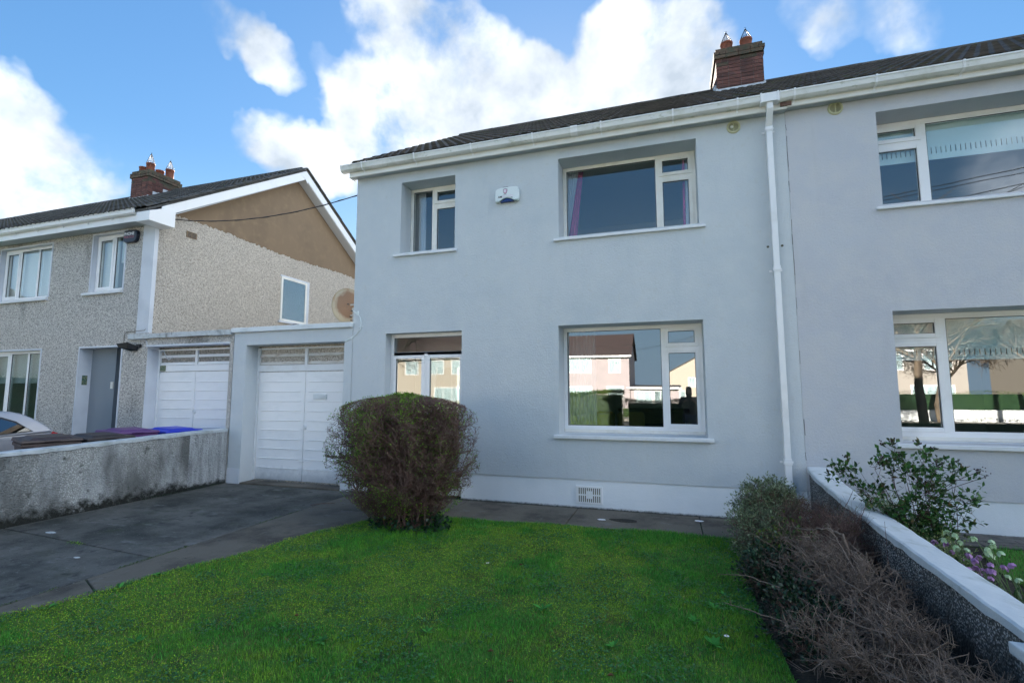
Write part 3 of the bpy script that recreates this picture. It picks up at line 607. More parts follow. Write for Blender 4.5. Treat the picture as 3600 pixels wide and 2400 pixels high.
def gutter(par, x0, x1, yf, zt, brk, joints=(), m='gutter', fy=-.13, end_l=True, end_r=False):
    y = yf; P = [(y,zt),(y-.004,zt-.018),(y+.006,zt-.03),(y+.018,zt-.085),(y+.05,zt-.108),(fy-.004,zt-.108),(fy-.004,zt),(fy-.010,zt),(fy-.010,zt-.100),(y+.052,zt-.100),(y+.026,zt-.080),(y+.008,zt)]
    g = MB().prism(P,0,x0,x1).build('gutter', m, par)
    if end_l: MB().prism([(y-.008,zt+.004),(y-.002,zt-.034),(y+.012,zt-.092),(y+.048,zt-.116),(fy-.002,zt-.116),(fy-.002,zt+.004)],0,x0-.012,x0-.0005).build('end_cap','gutter',g)
    pr = [(y-.010,zt+.004),(y-.014,zt-.018),(y-.003,zt-.036),(y+.010,zt-.090),(y+.046,zt-.118),(fy-.003,zt-.118),(fy-.003,zt-.105),(y+.05,zt-.1095),(y+.016,zt-.085),(y+.003,zt-.02),(y-.001,zt+.004)]
    for x in brk:
        MB().prism(pr,0,x-.011,x+.011).prism([(fy-.03,zt-.105),(fy-.003,zt-.105),(fy-.003,zt-.16),(fy-.012,zt-.16)],0,x-.01,x+.01).build('bracket','upvc',g)
    for x in joints: MB().prism(pr,0,x-.05,x-.035).prism(pr,0,x+.035,x+.05).prism([(p[0]-.001,p[1]) for p in pr],0,x-.034,x+.034).build('union','upvc',g)
    return g

# ------------------------------------------------------------------ main house
H1 = thing('semi_detached_house', (-1.8,0,0), 'pale blue grey rendered semi detached house in the middle with moss on its gutter', 'house')
ops = [(-4.22,-3.23,3.84,5.05,.33),(-1.53,.435,3.84,5.06,.36),(-4.456,-3.09,.327,2.50,.17),(-1.555,.434,.94,2.51,.38)]
wall_front('front_wall','wall',-5.09,1.55,.327,5.25,0,ops,H1)
MB().box(-5.09,-4.456,0.0,.018,.322,.327).box(-3.09,1.55,0.0,.018,.322,.327).build('render_drip','wall',H1)
wall_front('plinth','plinth',-5.09,1.55,-.20,.322,.016,[(-4.456,-3.09,-.20,.322,.17)],H1)
b = MB(); b.add([(-5.09,0,-.2),(-5.09,8,-.2),(-5.09,8,5.25),(-5.09,4,7.9),(-5.09,0,5.25)],[(0,4,3,2,1)]); b.add([(-5.09,8,-.2),(1.55,8,-.2),(1.55,8,5.25),(-5.09,8,5.25)],[(0,3,2,1)])
b.add([(1.55,.0,-.2),(1.55,8,-.2),(1.55,8,5.25),(1.55,4,7.9),(1.55,0,5.25)],[(0,1,2,3,4)]); b.build('side_and_rear_wall','wall',H1)
W1 = window(H1,-4.22,-3.23,3.845,5.05,.33,[(0,.44,0,1,0),(.44,1,.73,1,1),(.44,1,0,.73,1)],'frame_old',sill=(-4.33,-3.19,3.775,3.81,-.045,.33))
W2 = window(H1,-1.53,.435,3.845,5.06,.36,[(0,.728,0,1,0),(.728,1,.71,1,1),(.728,1,0,.71,1)],'frame_old',sill=(-1.605,.513,3.775,3.81,-.045,.36))
W3 = window(H1,-4.456,-3.09,-.06,2.50,.17,[(0,1,.87,1,0),(0,.48,0,.87,1),(.48,1,0,.87,1)],'upvc','glass',fw=.06,lab='white framed sliding porch door with a fixed pane above')
W4 = window(H1,-1.555,.434,.99,2.51,.38,[(0,.733,0,1,0),(.733,1,.775,1,1),(.733,1,0,.775,1)],'upvc',gm='glass_refl',sill=(-1.627,.506,.885,.932,-.055,.38))
box('frame_packer','frame_old',-1.55,.43,.385,.44,.945,.99,W4)
roof(H1,-5.12,1.545,-.2,5.42,4.0,8.06,8.2,'tile',22)
# soffit boards, fascia
def eaves(par, x0, x1, zs=5.225, fy=-.13, fz0=5.205, fz1=5.335, fm='fascia', wall=0.0):
    MB().prism([(fy-.016,fz0),(fy,fz0),(fy,fz1),(fy-.016,fz1),(fy-.016,fz0+.035),(fy-.022,fz0+.03),(fy-.022,fz0+.004)],0,x0,x1).build('fascia', fm, par)
    n = int((x1-x0)/.3); me = None
    for i in range(n+1):
        a = x0+i*.3; c = min(a+.296,x1)
        if c-a < .05: continue
        MB().box(a,c,fy,wall-.002,zs,zs+.012).build('soffit_board','soffit',par)
eaves(H1,-5.14,1.548)
MB().box(-5.15,-5.141,-.152,.02,5.20,5.36).build('fascia_end','upvc',H1)
gutter(H1,-5.26,1.548,-.25,5.400,[-4.852,-3.862,-2.864,-1.867,-.846,.139,.956],[-1.237],end_l=True)
MB().box(1.242,1.43,-.262,-.136,5.285,5.404).box(1.225,1.248,-.268,-.136,5.275,5.410).box(1.424,1.447,-.268,-.136,5.275,5.410).build('running_outlet','upvc',H1,bevel=.006)
dp = MB(); dp.box(1.30,1.375,-.235,-.165,5.20,5.29)
dp.add([(1.30,-.235,5.20),(1.375,-.235,5.20),(1.375,-.165,5.20),(1.30,-.165,5.20),(1.30,-.105,5.02),(1.375,-.105,5.02),(1.375,-.03,5.02),(1.30,-.03,5.02)],[(0,4,5,1),(1,5,6,2),(2,6,7,3),(3,7,4,0)])
dp.box(1.302,1.373,-.103,-.032,-.06,5.03); 
for z in (4.985,3.10,.67): dp.box(1.295,1.380,-.108,-.028,z-.03,z+.05)
dpo = dp.build('downpipe','upvc',H1,bevel=.004)
for z in (4.985,3.10,.67): MB().box(1.262,1.293,-.012,0,z-.012,z+.012).box(1.382,1.413,-.012,0,z-.012,z+.012).box(1.288,1.387,-.114,-.108,z-.01,z+.01).build('pipe_clip','upvc',dpo)
for x in (1.262,1.43): MB().lathe([(.0,-.006),(.016,-.005),(.016,0)],(x,0,3.43),1,8).build('wall_plug','ventdark',H1)
def round_vent(par, x, z, broken=False):
    b = MB().lathe([(.088,0),(.088,-.014),(.080,-.022),(.066,-.022),(.064,-.006),(.064,-.001)],(x,0,z),1,28); v = b.build('round_vent','vent',par)
    MB().lathe([(.0,-.004),(.065,-.004),(.065,-.001)],(x,0,z),1,24).build('mesh','ventdark',v)
    s = MB()
    for i in range(-5,6):
        h = i*.0112; w = math.sqrt(max(.064**2-h*h,0)); s.box(x-w,x+w,-.014,-.008,z+h-.0022,z+h+.0022)
    s.box(x-.004,x+.004,-.016,-.007,z-.064,z+.064); s.build('grille','vent',v)
    if broken: MB().lathe([(0,-.018),(.02,-.018),(.02,-.012)],(x-.022,0,z+.004),1,10).build('paint_patch','frame_old',v)
round_vent(H1,.922,5.135,True)
g = MB().box(-1.325,-.955,.002,.016,-.005,.235).build('air_brick','upvc',H1,bevel=.003)   # grille plate on the plinth
gb = MB()
for r in range(2):
    for i in range(11):
        x = -1.285+i*.0285; z = .125-.105*r
        if r == 0 and i in (4,5,6): gb.box(x,x+.013,-.0005,.003,z+.045,z+.085)
        elif r == 1 and i in (4,5,6): gb.box(x,x+.013,-.0005,.003,z,z+.045)
        else: gb.box(x,x+.013,-.0005,.003,z,z+.085)
gb.build('slot','ventdark',g)
ch = brick_chimney(H1,1.055,1.905,3.0,4.0,7.40,8.36,flash_z=7.41)
pot(ch,1.29,3.22,8.38,h=.20,r=.115,ch_h=.24); pot(ch,1.65,3.22,8.38,h=.20,r=.115,ch_h=.24)
# joint crack with the neighbour
b = MB(); zz = .7; px = 1.556
while zz < 5.2:
    L = random.uniform(.05,.22); nx = 1.556+random.uniform(-.006,.006)
    if random.random() < (.75 if 3.2 < zz else .35):
        w = random.uniform(.001,.0035); b.add([(px-w,-.002,zz),(px+w,-.002,zz),(nx+w,-.002,zz+L),(nx-w,-.002,zz+L)],[(0,1,2,3)])
    px = nx; zz += L
b.build('joint_crack','black',H1,kind='stuff')

# ------------------------------------------------------------------ garage of the main house
G1 = thing('garage', (-6.3,0,0), 'flat roofed rendered garage with white plank doors between the two houses', 'garage')
wall_front('front_wall','wall',-7.655,-5.092,-.07,2.63,-.004,[(-7.37,-5.25,-.07,2.40,.30)],G1)
MB().box(-7.659,-7.655,-.004,.3,-.07,2.63).build('end_of_wall','wall',G1)
MB().box(-7.662,-7.375,-.016,-.005,-.09,.19).build('pillar_base','white_paint',G1,bevel=.004)
MB().box(-7.66,-5.10,.31,8,-.2,2.55).build('rear_block','dash_gable',G1)
MB().box(-7.70,-5.096,-.055,.28,2.632,2.72).build('coping','coping_g',G1,bevel=.012)
MB().box(-7.66,-5.10,.28,8,2.60,2.64).build('flat_roof','asphalt',G1)
def garage_doors(par, x0, x1, zb, z1, ztop, y, mull, nb, gap=.1715, gz=None, lm='louvre', sgn=1, handle_z=.92):
    fr = MB(); fr.box(x0,x0+.045,y,y+.06,zb,ztop); fr.box(x1-.045,x1,y,y+.06,zb,ztop); fr.box(x0+.045,x1-.045,y+.002,y+.06,z1+.008,z1+.125); fr.box(x0+.045,x1-.045,y+.002,y+.06,ztop-.03,ztop)
    fr.box(mull-.03,mull+.03,y+.004,y+.06,z1+.125,ztop-.03); f = fr.build('door_frame','door' if lm != 'louvre' else 'sill',par,bevel=.003)
    zl = z1+.125; hh = (ztop-.03-zl)/2
    MB().box(x0+.04,x1-.04,y+.10,y+.11,zl,ztop).build('louvre_backing','black',f)
    for a,c in ((x0+.05,mull-.032),(mull+.032,x1-.05)):
        for i in range(2):
            z = zl+i*hh+.012
            MB().add([(a,y+.01,z),(c,y+.01,z),(c,y+.085,z+hh*.86),(a,y+.085,z+hh*.86),(a,y+.022,z-.008),(c,y+.022,z-.008),(c,y+.097,z+hh*.84),(a,y+.097,z+hh*.84)],[(0,1,2,3),(5,4,7,6),(0,4,5,1),(3,2,6,7),(0,3,7,4),(1,5,6,2)]).build('louvre_slat',lm,f)
    leaves = []
    for a,c in ((x0+.05,mull-.003),(mull+.003,x1-.05)):
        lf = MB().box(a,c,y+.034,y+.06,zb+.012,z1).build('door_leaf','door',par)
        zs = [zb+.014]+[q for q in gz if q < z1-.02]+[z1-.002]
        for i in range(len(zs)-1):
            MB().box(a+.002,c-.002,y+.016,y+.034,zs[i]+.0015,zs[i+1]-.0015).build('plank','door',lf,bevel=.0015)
        for q in gz:
            if q < z1-.02: MB().prism([(y+.016,q-.008),(y+.004,q-.003),(y+.004,q+.003),(y+.016,q+.007)],0,a+.07,c-.085).build('bead','door',lf)
        leaves.append(lf)
    h = MB().lathe([(0,-.004),(.038,-.004),(.038,.004)],(mull+.03,y+.012,handle_z),1,14).box(mull+.02,mull+.04,y-.02,y+.01,handle_z-.03,handle_z+.03).box(mull+.018,mull+.03,y-.024,y-.014,handle_z-.02,handle_z+.045)
    h.build('door_handle','steel' if False else 'sill',leaves[1]); return f, leaves
gz = [.01+.0+.215+.1705*i-.005 for i in range(10)]
gz = [.185,.357,.529,.696,.865,1.035,1.208,1.380,1.556,1.732]
f1,l1 = garage_doors(G1,-7.37,-5.25,-.04,1.915,2.36,.27,-6.27,11,gz=gz)
MB().box(-6.075,-5.80,.262,.288,1.42,1.51).box(-6.05,-5.825,.256,.262,1.435,1.495).build('letter_plate','coping_g',l1[1],bevel=.003)
MB().box(-6.34,-6.24,.272,.284,.31,.325).build('bolt','sill',l1[0])

# ------------------------------------------------------------------ neighbour on the right
H2 = thing('semi_detached_house', (5,0,0), 'lilac grey rendered house half on the right beyond the party wall with slotted roller blinds', 'house')
opn = [(2.565,4.53,3.84,5.05,.36),(2.573,4.53,.94,2.512,.38)]
wall_front('front_wall','wall_n',1.552,8.2,.327,5.28,0,opn,H2)
wall_front('plinth','plinth',1.552,8.2,-.2,.322,.016,[],H2)
MB().box(1.552,8.2,0,.018,.322,.327).build('render_drip','wall_n',H2)
b = MB(); b.add([(8.2,0,-.2),(8.2,8,-.2),(8.2,8,5.25),(8.2,4,7.9),(8.2,0,5.25)],[(0,1,2,3,4)]); b.add([(1.55,8,-.2),(8.2,8,-.2),(8.2,8,5.25),(1.55,8,5.25)],[(0,3,2,1)]); b.build('side_and_rear_wall','wall_n',H2)
window(H2,2.565,4.53,3.845,5.05,.36,[(0,.317,.747,1,1),(0,.317,0,.747,1),(.317,1,0,1,0)],'upvc',fw=.07,gm='glass',sill=(2.49,4.60,3.775,3.81,-.045,.36))
window(H2,2.573,4.53,.99,2.512,.38,[(0,.33,.783,1,1),(0,.33,0,.783,1),(.33,1,0,1,0)],'upvc',fw=.07,gm='glass_refl',sill=(2.50,4.60,.885,.932,-.055,.38))
box('frame_packer','frame_old',2.58,4.52,.385,.44,.945,.99,H2)
roof(H2,1.555,8.35,-.2,5.42,4.0,8.06,8.2,'tile',22,x_from_right=False)
eaves(H2,1.552,8.3,zs=5.245,fz0=5.225,fz1=5.35)
gutter(H2,1.47,8.3,-.25,5.405,[1.628,2.518,3.388,4.3,5.2,6.1,7.0],[],end_l=True)
MB().box(1.47,1.60,-.17,-.135,5.24,5.29).build('rotten_fascia_end','twig',H2)
round_vent(H2,2.13,5.18)

# ------------------------------------------------------------------ house on the left
H3 = thing('gabled_house', (-14,0,-.2), 'pebbledashed gabled house on the left with a brown rendered gable top', 'house')
op3 = [(-14.83,-13.04,3.64,4.845,.08),(-11.70,-10.72,3.66,4.885,.08),(-15.6,-13.10,.75,2.465,.09),(-11.84,-10.60,-.25,2.465,.24)]
wall_front('front_wall','dash_dark',-23.6,-9.885,-.25,5.02,0,op3,H3,mr='white_paint')
b = MB(); XG = -9.88
b.add([(XG,0,-.25),(XG,7.8,-.25),(XG,7.8,5.15),(XG,3.82,7.6),(XG,0,5.15)],[(0,1,2,3,4)]); b.build('gable_wall','dash_gable',H3)
# brown render above, lower edge ragged
b = MB(); pts = []; y = 0.0
while y < 7.8: pts.append((y,5.255+.03*math.sin(y*1.3)+random.uniform(-.03,.03))); y += random.uniform(.015,.045)
pts.append((7.8,5.24)); 
V = []; F = []
for i,(y,z) in enumerate(pts):
    zt = 5.10+.628*(y+.3) if y < 3.82 else 7.69-.628*(y-3.82)
    zt = max(zt, z+.002); V += [(XG+.004,y,z),(XG+.004,y,zt),(XG-.01,y,z)]
for i in range(len(pts)-1): F += [(3*i,3*i+3,3*i+4,3*i+1),(3*i+2,3*i+5,3*i+3,3*i)]
b.add(V,F).build('gable_render','brown_render',H3)
MB().add([(-23.6,7.8,-.25),(XG,7.8,-.25),(XG,7.8,5.2),(-23.6,7.8,5.2)],[(0,3,2,1)]).add([(-23.6,0,-.25),(-23.6,7.8,-.25),(-23.6,7.8,5.2),(-23.6,0,5.2)],[(0,3,2,1)]).build('rear_wall','dash',H3)
MB().add([(-9.86,-.03,2.72),(-9.86,.05,2.72),(-9.86,.05,4.95),(-9.86,-.03,4.95),(-10.19,-.03,2.72),(-10.19,-.03,4.95),(-10.19,0,2.72),(-10.19,0,4.95)],[(0,1,2,3),(4,0,3,5),(6,4,5,7)]).build('corner_pilaster','white_paint',H3)
def band(par,x0,x1,z0,z1,w=.035,bot=False):
    b = MB().box(x0-w,x1+w,-.012,.003,z1,z1+w).box(x0-w,x0,-.012,.003,z0,z1).box(x1,x1+w,-.012,.003,z0,z1); return b.build('plaster_band','white_paint',par)
for o in op3: band(H3,*o[:4])
window(H3,-14.83,-13.04,3.64,4.845,.08,[(0,.315,0,1,1),(.315,.675,0,1,0),(.675,1,0,1,0)],'upvc',fw=.06,sill=(-15.0,-13.03,3.565,3.62,-.06,.08))
window(H3,-11.70,-10.72,3.66,4.885,.08,[(0,.55,0,1,1),(.55,1,0,1,0)],'upvc',fw=.06,sill=(-11.88,-10.69,3.585,3.64,-.06,.08))
window(H3,-15.6,-13.10,.75,2.465,.09,[(0,.28,0,1,0),(.28,.52,0,1,1),(.52,.77,0,1,0),(.77,1,0,1,0)],'upvc',fw=.06,gm='glass_refl',sill=(-15.7,-13.0,.68,.74,-.06,.09))
# porch
MB().add([(-11.84,.24,-.25),(-11.10,.24,-.25),(-11.10,.24,2.47),(-11.84,.24,2.47)],[(0,1,2,3)]).build('porch_screen','grey_paint',H3)
MB().add([(-11.10,.24,-.25),(-11.10,.85,-.25),(-11.10,.85,2.47),(-11.10,.24,2.47)],[(0,3,2,1)]).add([(-10.6,.24,-.25),(-10.6,.85,-.25),(-10.6,.85,2.47),(-10.6,.24,2.47)],[(0,1,2,3)]).add([(-11.1,.24,2.47),(-10.6,.24,2.47),(-10.6,.85,2.47),(-11.1,.85,2.47)],[(0,3,2,1)]).build('porch_recess','grey_paint',H3)
dr = MB().box(-11.10,-10.60,.60,.66,-.2,2.46).build('front_door','darkpaint',H3,bevel=.004)
MB().box(-11.08,-11.02,.57,.60,-.2,2.46).box(-11.02,-10.62,.575,.60,2.28,2.34).box(-10.98,-10.66,.585,.60,.1,1.0).box(-10.98,-10.66,.585,.60,1.15,2.15).build('door_panel','navy',dr,bevel=.004)
MB().box(-11.19,-11.12,.22,.238,1.62,1.76).build('door_bell','frame_old',H3)
box('porch_floor','conc2',-13.6,-10.6,0,1.4,-.24,-.19,H3)
# eaves: fascia, soffit, gutter, box end and barge boards
zs = 4.95
for i in range(46):
    a = -23.7+i*.301; MB().box(a,a+.297,-.30,-.002,zs,zs+.012).build('soffit_board','soffit',H3)
MB().box(-23.8,-9.86,-.318,-.302,4.925,5.06).build('fascia','upvc',H3)
gutter(H3,-23.8,-9.93,-.42,5.155,[-18.6,-17.8,-17.0,-16.2,-15.4,-14.55,-13.722,-12.98,-12.147,-11.395,-10.677,-9.99],[-13.86],m='upvc',fy=-.318,end_l=True)
MB().prism([(-.42,4.86),(.10,4.86),(.10,5.21),(-.05,5.23),(-.42,5.05)],0,-9.86,-9.50).build('box_end','upvc',H3,bevel=.006)
b = MB()
for sy in (1,-1):
    def YZ(d, off): return (3.82-sy*d, 7.72-.628*d+off)
    D1 = 3.95 if sy == 1 else 4.3
    b.prism([YZ(0,.0),YZ(D1,.0),YZ(D1,-.21),YZ(0,-.24)],0,-9.60,-9.575)
b.build('bargeboard','upvc',H3)
b = MB()
for sy in (1,-1):
    D1 = 3.9 if sy == 1 else 4.2
    b.prism([YZ2 for YZ2 in [(3.82,7.47),(3.82-sy*D1,7.47-.628*D1),(3.82-sy*D1,7.49-.628*D1),(3.82,7.49)]],0,-9.86,-9.602)
b.build('verge_soffit','soffit',H3)
MB().prism([(3.70,7.50),(3.82,7.44),(3.86,7.36),(3.90,7.52),(3.84,7.62)],0,-9.574,-9.565).build('apex_cover','upvc',H3)
roof(H3,-23.8,-9.58,-.40,5.15,3.82,7.80,7.95,'tile_g',47,part_cols=20,deckm='tile_g')
ch3 = brick_chimney(H3,-15.3,-14.58,3.0,3.98,7.24,8.17,flash_z=7.24)
pot(ch3,-14.90,3.25,8.17,h=.30,ch_h=.32,r=.115); pot(ch3,-14.72,3.72,8.17,h=.28,ch_h=.30,r=.115); pot(ch3,-15.12,3.2,8.17,cone=False,h=.19,r=.115); pot(ch3,-14.98,3.60,8.17,cone=False,h=.24,r=.115)
vt = None
for side in (1,-1):
    for i in range(15):
        d = i*.30+.01; L_ = .325
        if vt is None:
            o = MB().box(0,.07,0,L_,-.012,.012).build('verge_tile','tile_g',H3,local=True); vt = o
        else:
            o = vt.copy(); COL.objects.link(o); o.parent = H3
        y = 3.82-side*d*.847; z = 7.79-.532*d+.012
        o.rotation_euler = (math.atan(.628)+.03+math.pi if side == 1 else -math.atan(.628)-.03+.06,0,random.uniform(-.02,.02)) if side == -1 else (math.atan(.628)-.03,0,random.uniform(-.02,.02))
        if side == 1: y -= L_*.847; z -= L_*.532
        o.location = Vector((-9.60+random.uniform(-.006,.006),y,z))-org(H3)
# gable window, vent
gy0,gy1,gz0,gz1 = 3.39,4.36,3.44,4.64
gw = MB().box(XG-.02,XG+.03,gy0,gy0+.06,gz0,gz1).box(XG-.02,XG+.03,gy1-.06,gy1,gz0,gz1).box(XG-.02,XG+.028,gy0+.06,gy1-.06,gz0,gz0+.06).box(XG-.02,XG+.028,gy0+.06,gy1-.06,gz1-.06,gz1).build('window','frame_old',H3,bevel=.004)
MB().box(XG+.01,XG+.016,gy0+.06,gy1-.06,gz0+.06,gz1-.06).build('pane','frost',gw)
MB().box(XG-.01,XG+.02,gy1,gy1+.10,gz0-.02,gz1+.04).box(XG-.01,XG+.02,gy0-.03,gy1,gz1,gz1+.04).box(XG-.01,XG+.05,gy0-.05,gy1+.1,gz0-.05,gz0).build('plaster_band','white_paint',gw)
MB().box(XG-.3,XG-.05,gy0,gy1,gz0,gz1).build('room_behind','blind',gw)
v = MB().box(XG,XG+.018,.645,.885,4.885,5.02).build('air_brick','brown_render',H3,bevel=.003)
b = MB()
for r in range(4):
    for c_ in range(2): b.box(XG+.0175,XG+.020,.665+c_*.105,.755+c_*.105,4.90+r*.029,4.915+r*.029)
b.build('slot','black',v)

# ------------------------------------------------------------------ garage of the left house
G2 = thing('garage', (-8.8,0,-.2), 'pebbledashed garage with white louvred doors and a stained coping, left of the rendered one', 'garage')
wall_front('front_wall','dash_dark',-9.884,-7.664,-.25,2.61,-.008,[(-9.86,-7.75,-.25,2.44,.24)],G2,mr='white_paint')
MB().box(-9.90,-7.75,-.02,-.0085,2.44,2.475).build('plaster_band','white_paint',G2)
MB().box(-9.875,-7.664,.26,7.5,-.2,2.54).build('rear_block','dash',G2)
MB().box(-9.875,-7.664,.02,7.5,2.54,2.60).build('flat_roof','asphalt',G2)
b = MB(); x = -10.36
while x < -7.71:
    L = random.uniform(.25,.6); c = min(x+L,-7.703); b.box(x,c,-.07+random.uniform(-.004,.004),.12 if x > -9.9 else -.001,2.602+random.uniform(-.006,.004),2.700+random.uniform(-.006,.006)); x = c+.0005
b.build('coping','coping_l',G2,bevel=.008)
gz2 = [q-.02 for q in (.37,.545,.72,.895,1.07,1.245,1.42,1.595,1.77)]
f2,l2 = garage_doors(G2,-9.86,-7.75,-.2,1.95,2.40,.22,-8.85,10,gz=gz2,lm='door',handle_z=1.17)
MB().box(-9.78,-9.64,.205,.221,1.965,2.075).build('sticker','pic',f2)
MB().tube([(-10.55,-.006,2.45),(-10.55,-.006,2.72),(-10.5,-.006,2.76),(-10.25,-.035,2.76),(-9.95,-.035,2.77),(-9.88,-.01,2.86)],.006,5).build('cable','ventdark',H3)
MB().tube([(-10.30,-.012,2.585),(-9.95,-.012,2.585),(-9.90,-.014,2.55),(-9.86,-.014,2.46),(-9.80,.02,2.42),(-9.62,.14,2.36),(-9.60,.2,2.22),(-9.55,.205,2.19),(-9.45,.205,2.24)],.009,5).build('cable','white_paint',G2)
box('pipe_stub','black',-7.45,-7.36,1.2,1.3,2.60,2.95,G2)
# ------------------------------------------------------------------ boundary walls
BW = thing('boundary_wall', (-7.8,-6,-.2), 'low stained pebbledash wall with a pale flat top between the two driveways', 'garden wall')
def wall_strip(par, name, m, xa, xb, ys, zt, zb=-.26, jx=.0):
    b = MB(); n = len(ys)
    for i in range(n-1):
        y0,y1 = ys[i],ys[i+1]; z0,z1 = zt[i],zt[i+1]
        b.add([(xa,y0,zb),(xb,y0,zb),(xb,y1,zb),(xa,y1,zb),(xa,y0,z0),(xb,y0,z0),(xb,y1,z1),(xa,y1,z1)],[(4,5,6,7),(1,2,6,5),(3,0,4,7)])
    b.add([(xa,ys[0],zb),(xb,ys[0],zb),(xb,ys[0],zt[0]),(xa,ys[0],zt[0])],[(0,1,2,3)]); b.add([(xa,ys[-1],zb),(xb,ys[-1],zb),(xb,ys[-1],zt[-1]),(xa,ys[-1],zt[-1])],[(3,2,1,0)])
    return b.build(name, m, par)
def wl(y): return .895+.0225*(y-.1)
ys = list(np.linspace(-12.3,-.75,24)); wall_strip(BW,'wall','bwall',-7.90,-7.682,ys,[wl(y)-.05 for y in ys])
ys2 = list(np.linspace(-.75,-.02,6)); wall_strip(BW,'patched_end','bwall_end',-7.90,-7.676,ys2,[wl(y)-.05 for y in ys2])
def coping_strip(par, m, xa, xb, za, zb, y0, y1, th=.05, step=.12, j=.006, lab=None):
    """irregular flat top; za/zb: functions of y for the two long edges"""
    ys = np.arange(y0,y1+step,step); ys[-1] = y1; V = []; 
    for y in ys:
        a, b_ = xa+random.uniform(-j,j), xb+random.uniform(-j,j); t = th+random.uniform(-j,j)*1.5
        V += [(a,y,za(y)-t),(a,y,za(y)-.008),(a+.015,y,za(y)+random.uniform(-j,j)*.4),((a+b_)/2,y,(za(y)+zb(y))/2+.004),(b_-.015,y,zb(y)+random.uniform(-j,j)*.4),(b_,y,zb(y)-.008),(b_,y,zb(y)-t)]
    n = 7; F = [(i*n+k,i*n+k+1,(i+1)*n+k+1,(i+1)*n+k) for i in range(len(ys)-1) for k in range(n-1)]+[tuple(range(n)),tuple(range((len(ys)-1)*n,len(ys)*n))[::-1],]
    F += [(i*n,(i+1)*n,(i+1)*n+6,i*n+6) for i in range(len(ys)-1)]
    return MB().add(V,F).build('coping',m,par)
coping_strip(BW,'coping',-7.915,-7.668,wl,wl,-12.3,-.02,.05)
PW = thing('party_wall', (1.68,-6,-.2), 'dark mossy pebbledash wall with a broad white painted top sloping towards the viewer', 'garden wall')
PL = [(-12.3,.33),(-3.9,.415),(-3.4,.43),(-2.8,.445),(-2.2,.468),(-1.2,.50),(-.5,.545),(-.25,.575),(-.02,.625)]
def pz(y):
    for (a,za),(c,zc) in zip(PL[:-1],PL[1:]):
        if y <= c: return za+(zc-za)*(y-a)/(c-a)
    return PL[-1][1]
ys = list(np.linspace(-12.3,-.02,60)); wall_strip(PW,'wall','party',1.575,1.79,ys,[pz(y)-.05 for y in ys])
coping_strip(PW,'coping_w',1.555,1.815,pz,lambda y: pz(y)-(.04 if y < -1 else .04*(-y)),-12.3,-.02,.055,.1,.005)
SP = thing('wall_stub', (1.47,-4.3,-.1), 'short lower pier with a white cap standing against the near end of the mossy wall', 'garden wall')
box('pier','party',1.50,1.572,-4.6,-3.97,-.2,.31,SP); box('cap','coping_w',1.485,1.553,-4.62,-3.92,.312,.368,SP,bevel=.008)

# ------------------------------------------------------------------ fittings
D = thing('satellite_dish', (-5.5,.75,2.7), 'round rusty satellite dish seen from behind above the garage roof', 'satellite dish')
cx,cy,cz,rr = -5.84,.8,3.15,.33
b = MB(); ax = Vector((-.25,1,.32)).normalized(); e1 = ax.cross(Vector((0,0,1))).normalized(); e2 = e1.cross(ax)
V = []; rings = [0,.15,.35,.6,.8,.93,1.0,1.03]; n = 36
for ri in rings:
    for k in range(n):
        t = 2*math.pi*k/n; p = Vector((cx,cy,cz))+(e1*math.cos(t)*.96+e2*math.sin(t)*1.04)*rr*ri+ax*(.10*(min(ri,1)**2)-(.0 if ri <= 1 else .018)); V.append(p)
b.add(V,[(i*n+k,i*n+(k+1)%n,(i+1)*n+(k+1)%n,(i+1)*n+k) for i in range(len(rings)-1) for k in range(n)],0,True)
o = b.build('reflector','dish',D); sd = o.modifiers.new('s','SOLIDIFY'); sd.thickness = .004
b = MB(); b.box(-5.60,-5.53,.66,.72,2.73,3.10).box(-5.64,-5.49,.70,.76,3.06,3.11).box(-5.63,-5.50,.64,.70,2.95,2.97).box(-5.62,-5.51,.63,.73,2.72,2.79).tube([(-5.565,.69,2.78),(-5.45,.7,2.95),(-5.25,.7,3.06),(-5.10,.7,3.06)],.022,8)
b.box(-5.105,-5.09,.6,.8,2.96,3.16); b.box(-5.70,-5.45,.73,.745,3.16,3.19); b.build('bracket','steel',D,bevel=.003)
b = MB()
for x,z in ((-5.62,2.93),(-5.5,2.93),(-5.68,3.17),(-5.60,3.04),(-5.52,3.04),(-5.6,2.86)): b.tube([(x,.62,z),(x,.66,z)],.011,6)
b.build('bolt','black',D)
b = MB()
for dx in (0,.013): b.tube([(-5.095,-.006,2.92-dx),(-5.05,-.008,2.89-dx),(-5.0,-.008,2.865-dx),(-4.955+dx,-.008,2.79),(-4.935+dx*.6,-.008,2.70),(-4.945+dx,-.008,2.60),(-4.99,-.008,2.54-dx),(-5.07,-.008,2.485-dx),(-5.15,-.012,2.44-dx),(-5.225,-.012,2.405-dx)],.0058,6)
b.box(-4.98,-4.89,-.014,-.001,2.632,2.640); b.box(-5.02,-4.985,-.012,-.001,2.84,2.905); b.box(-5.12,-5.09,-.016,-.005,2.43,2.47)
tag(b.build('aerial_cable','alarm'), 'twin pale aerial cable looping down the wall corner beside the garage coping', 'cable')

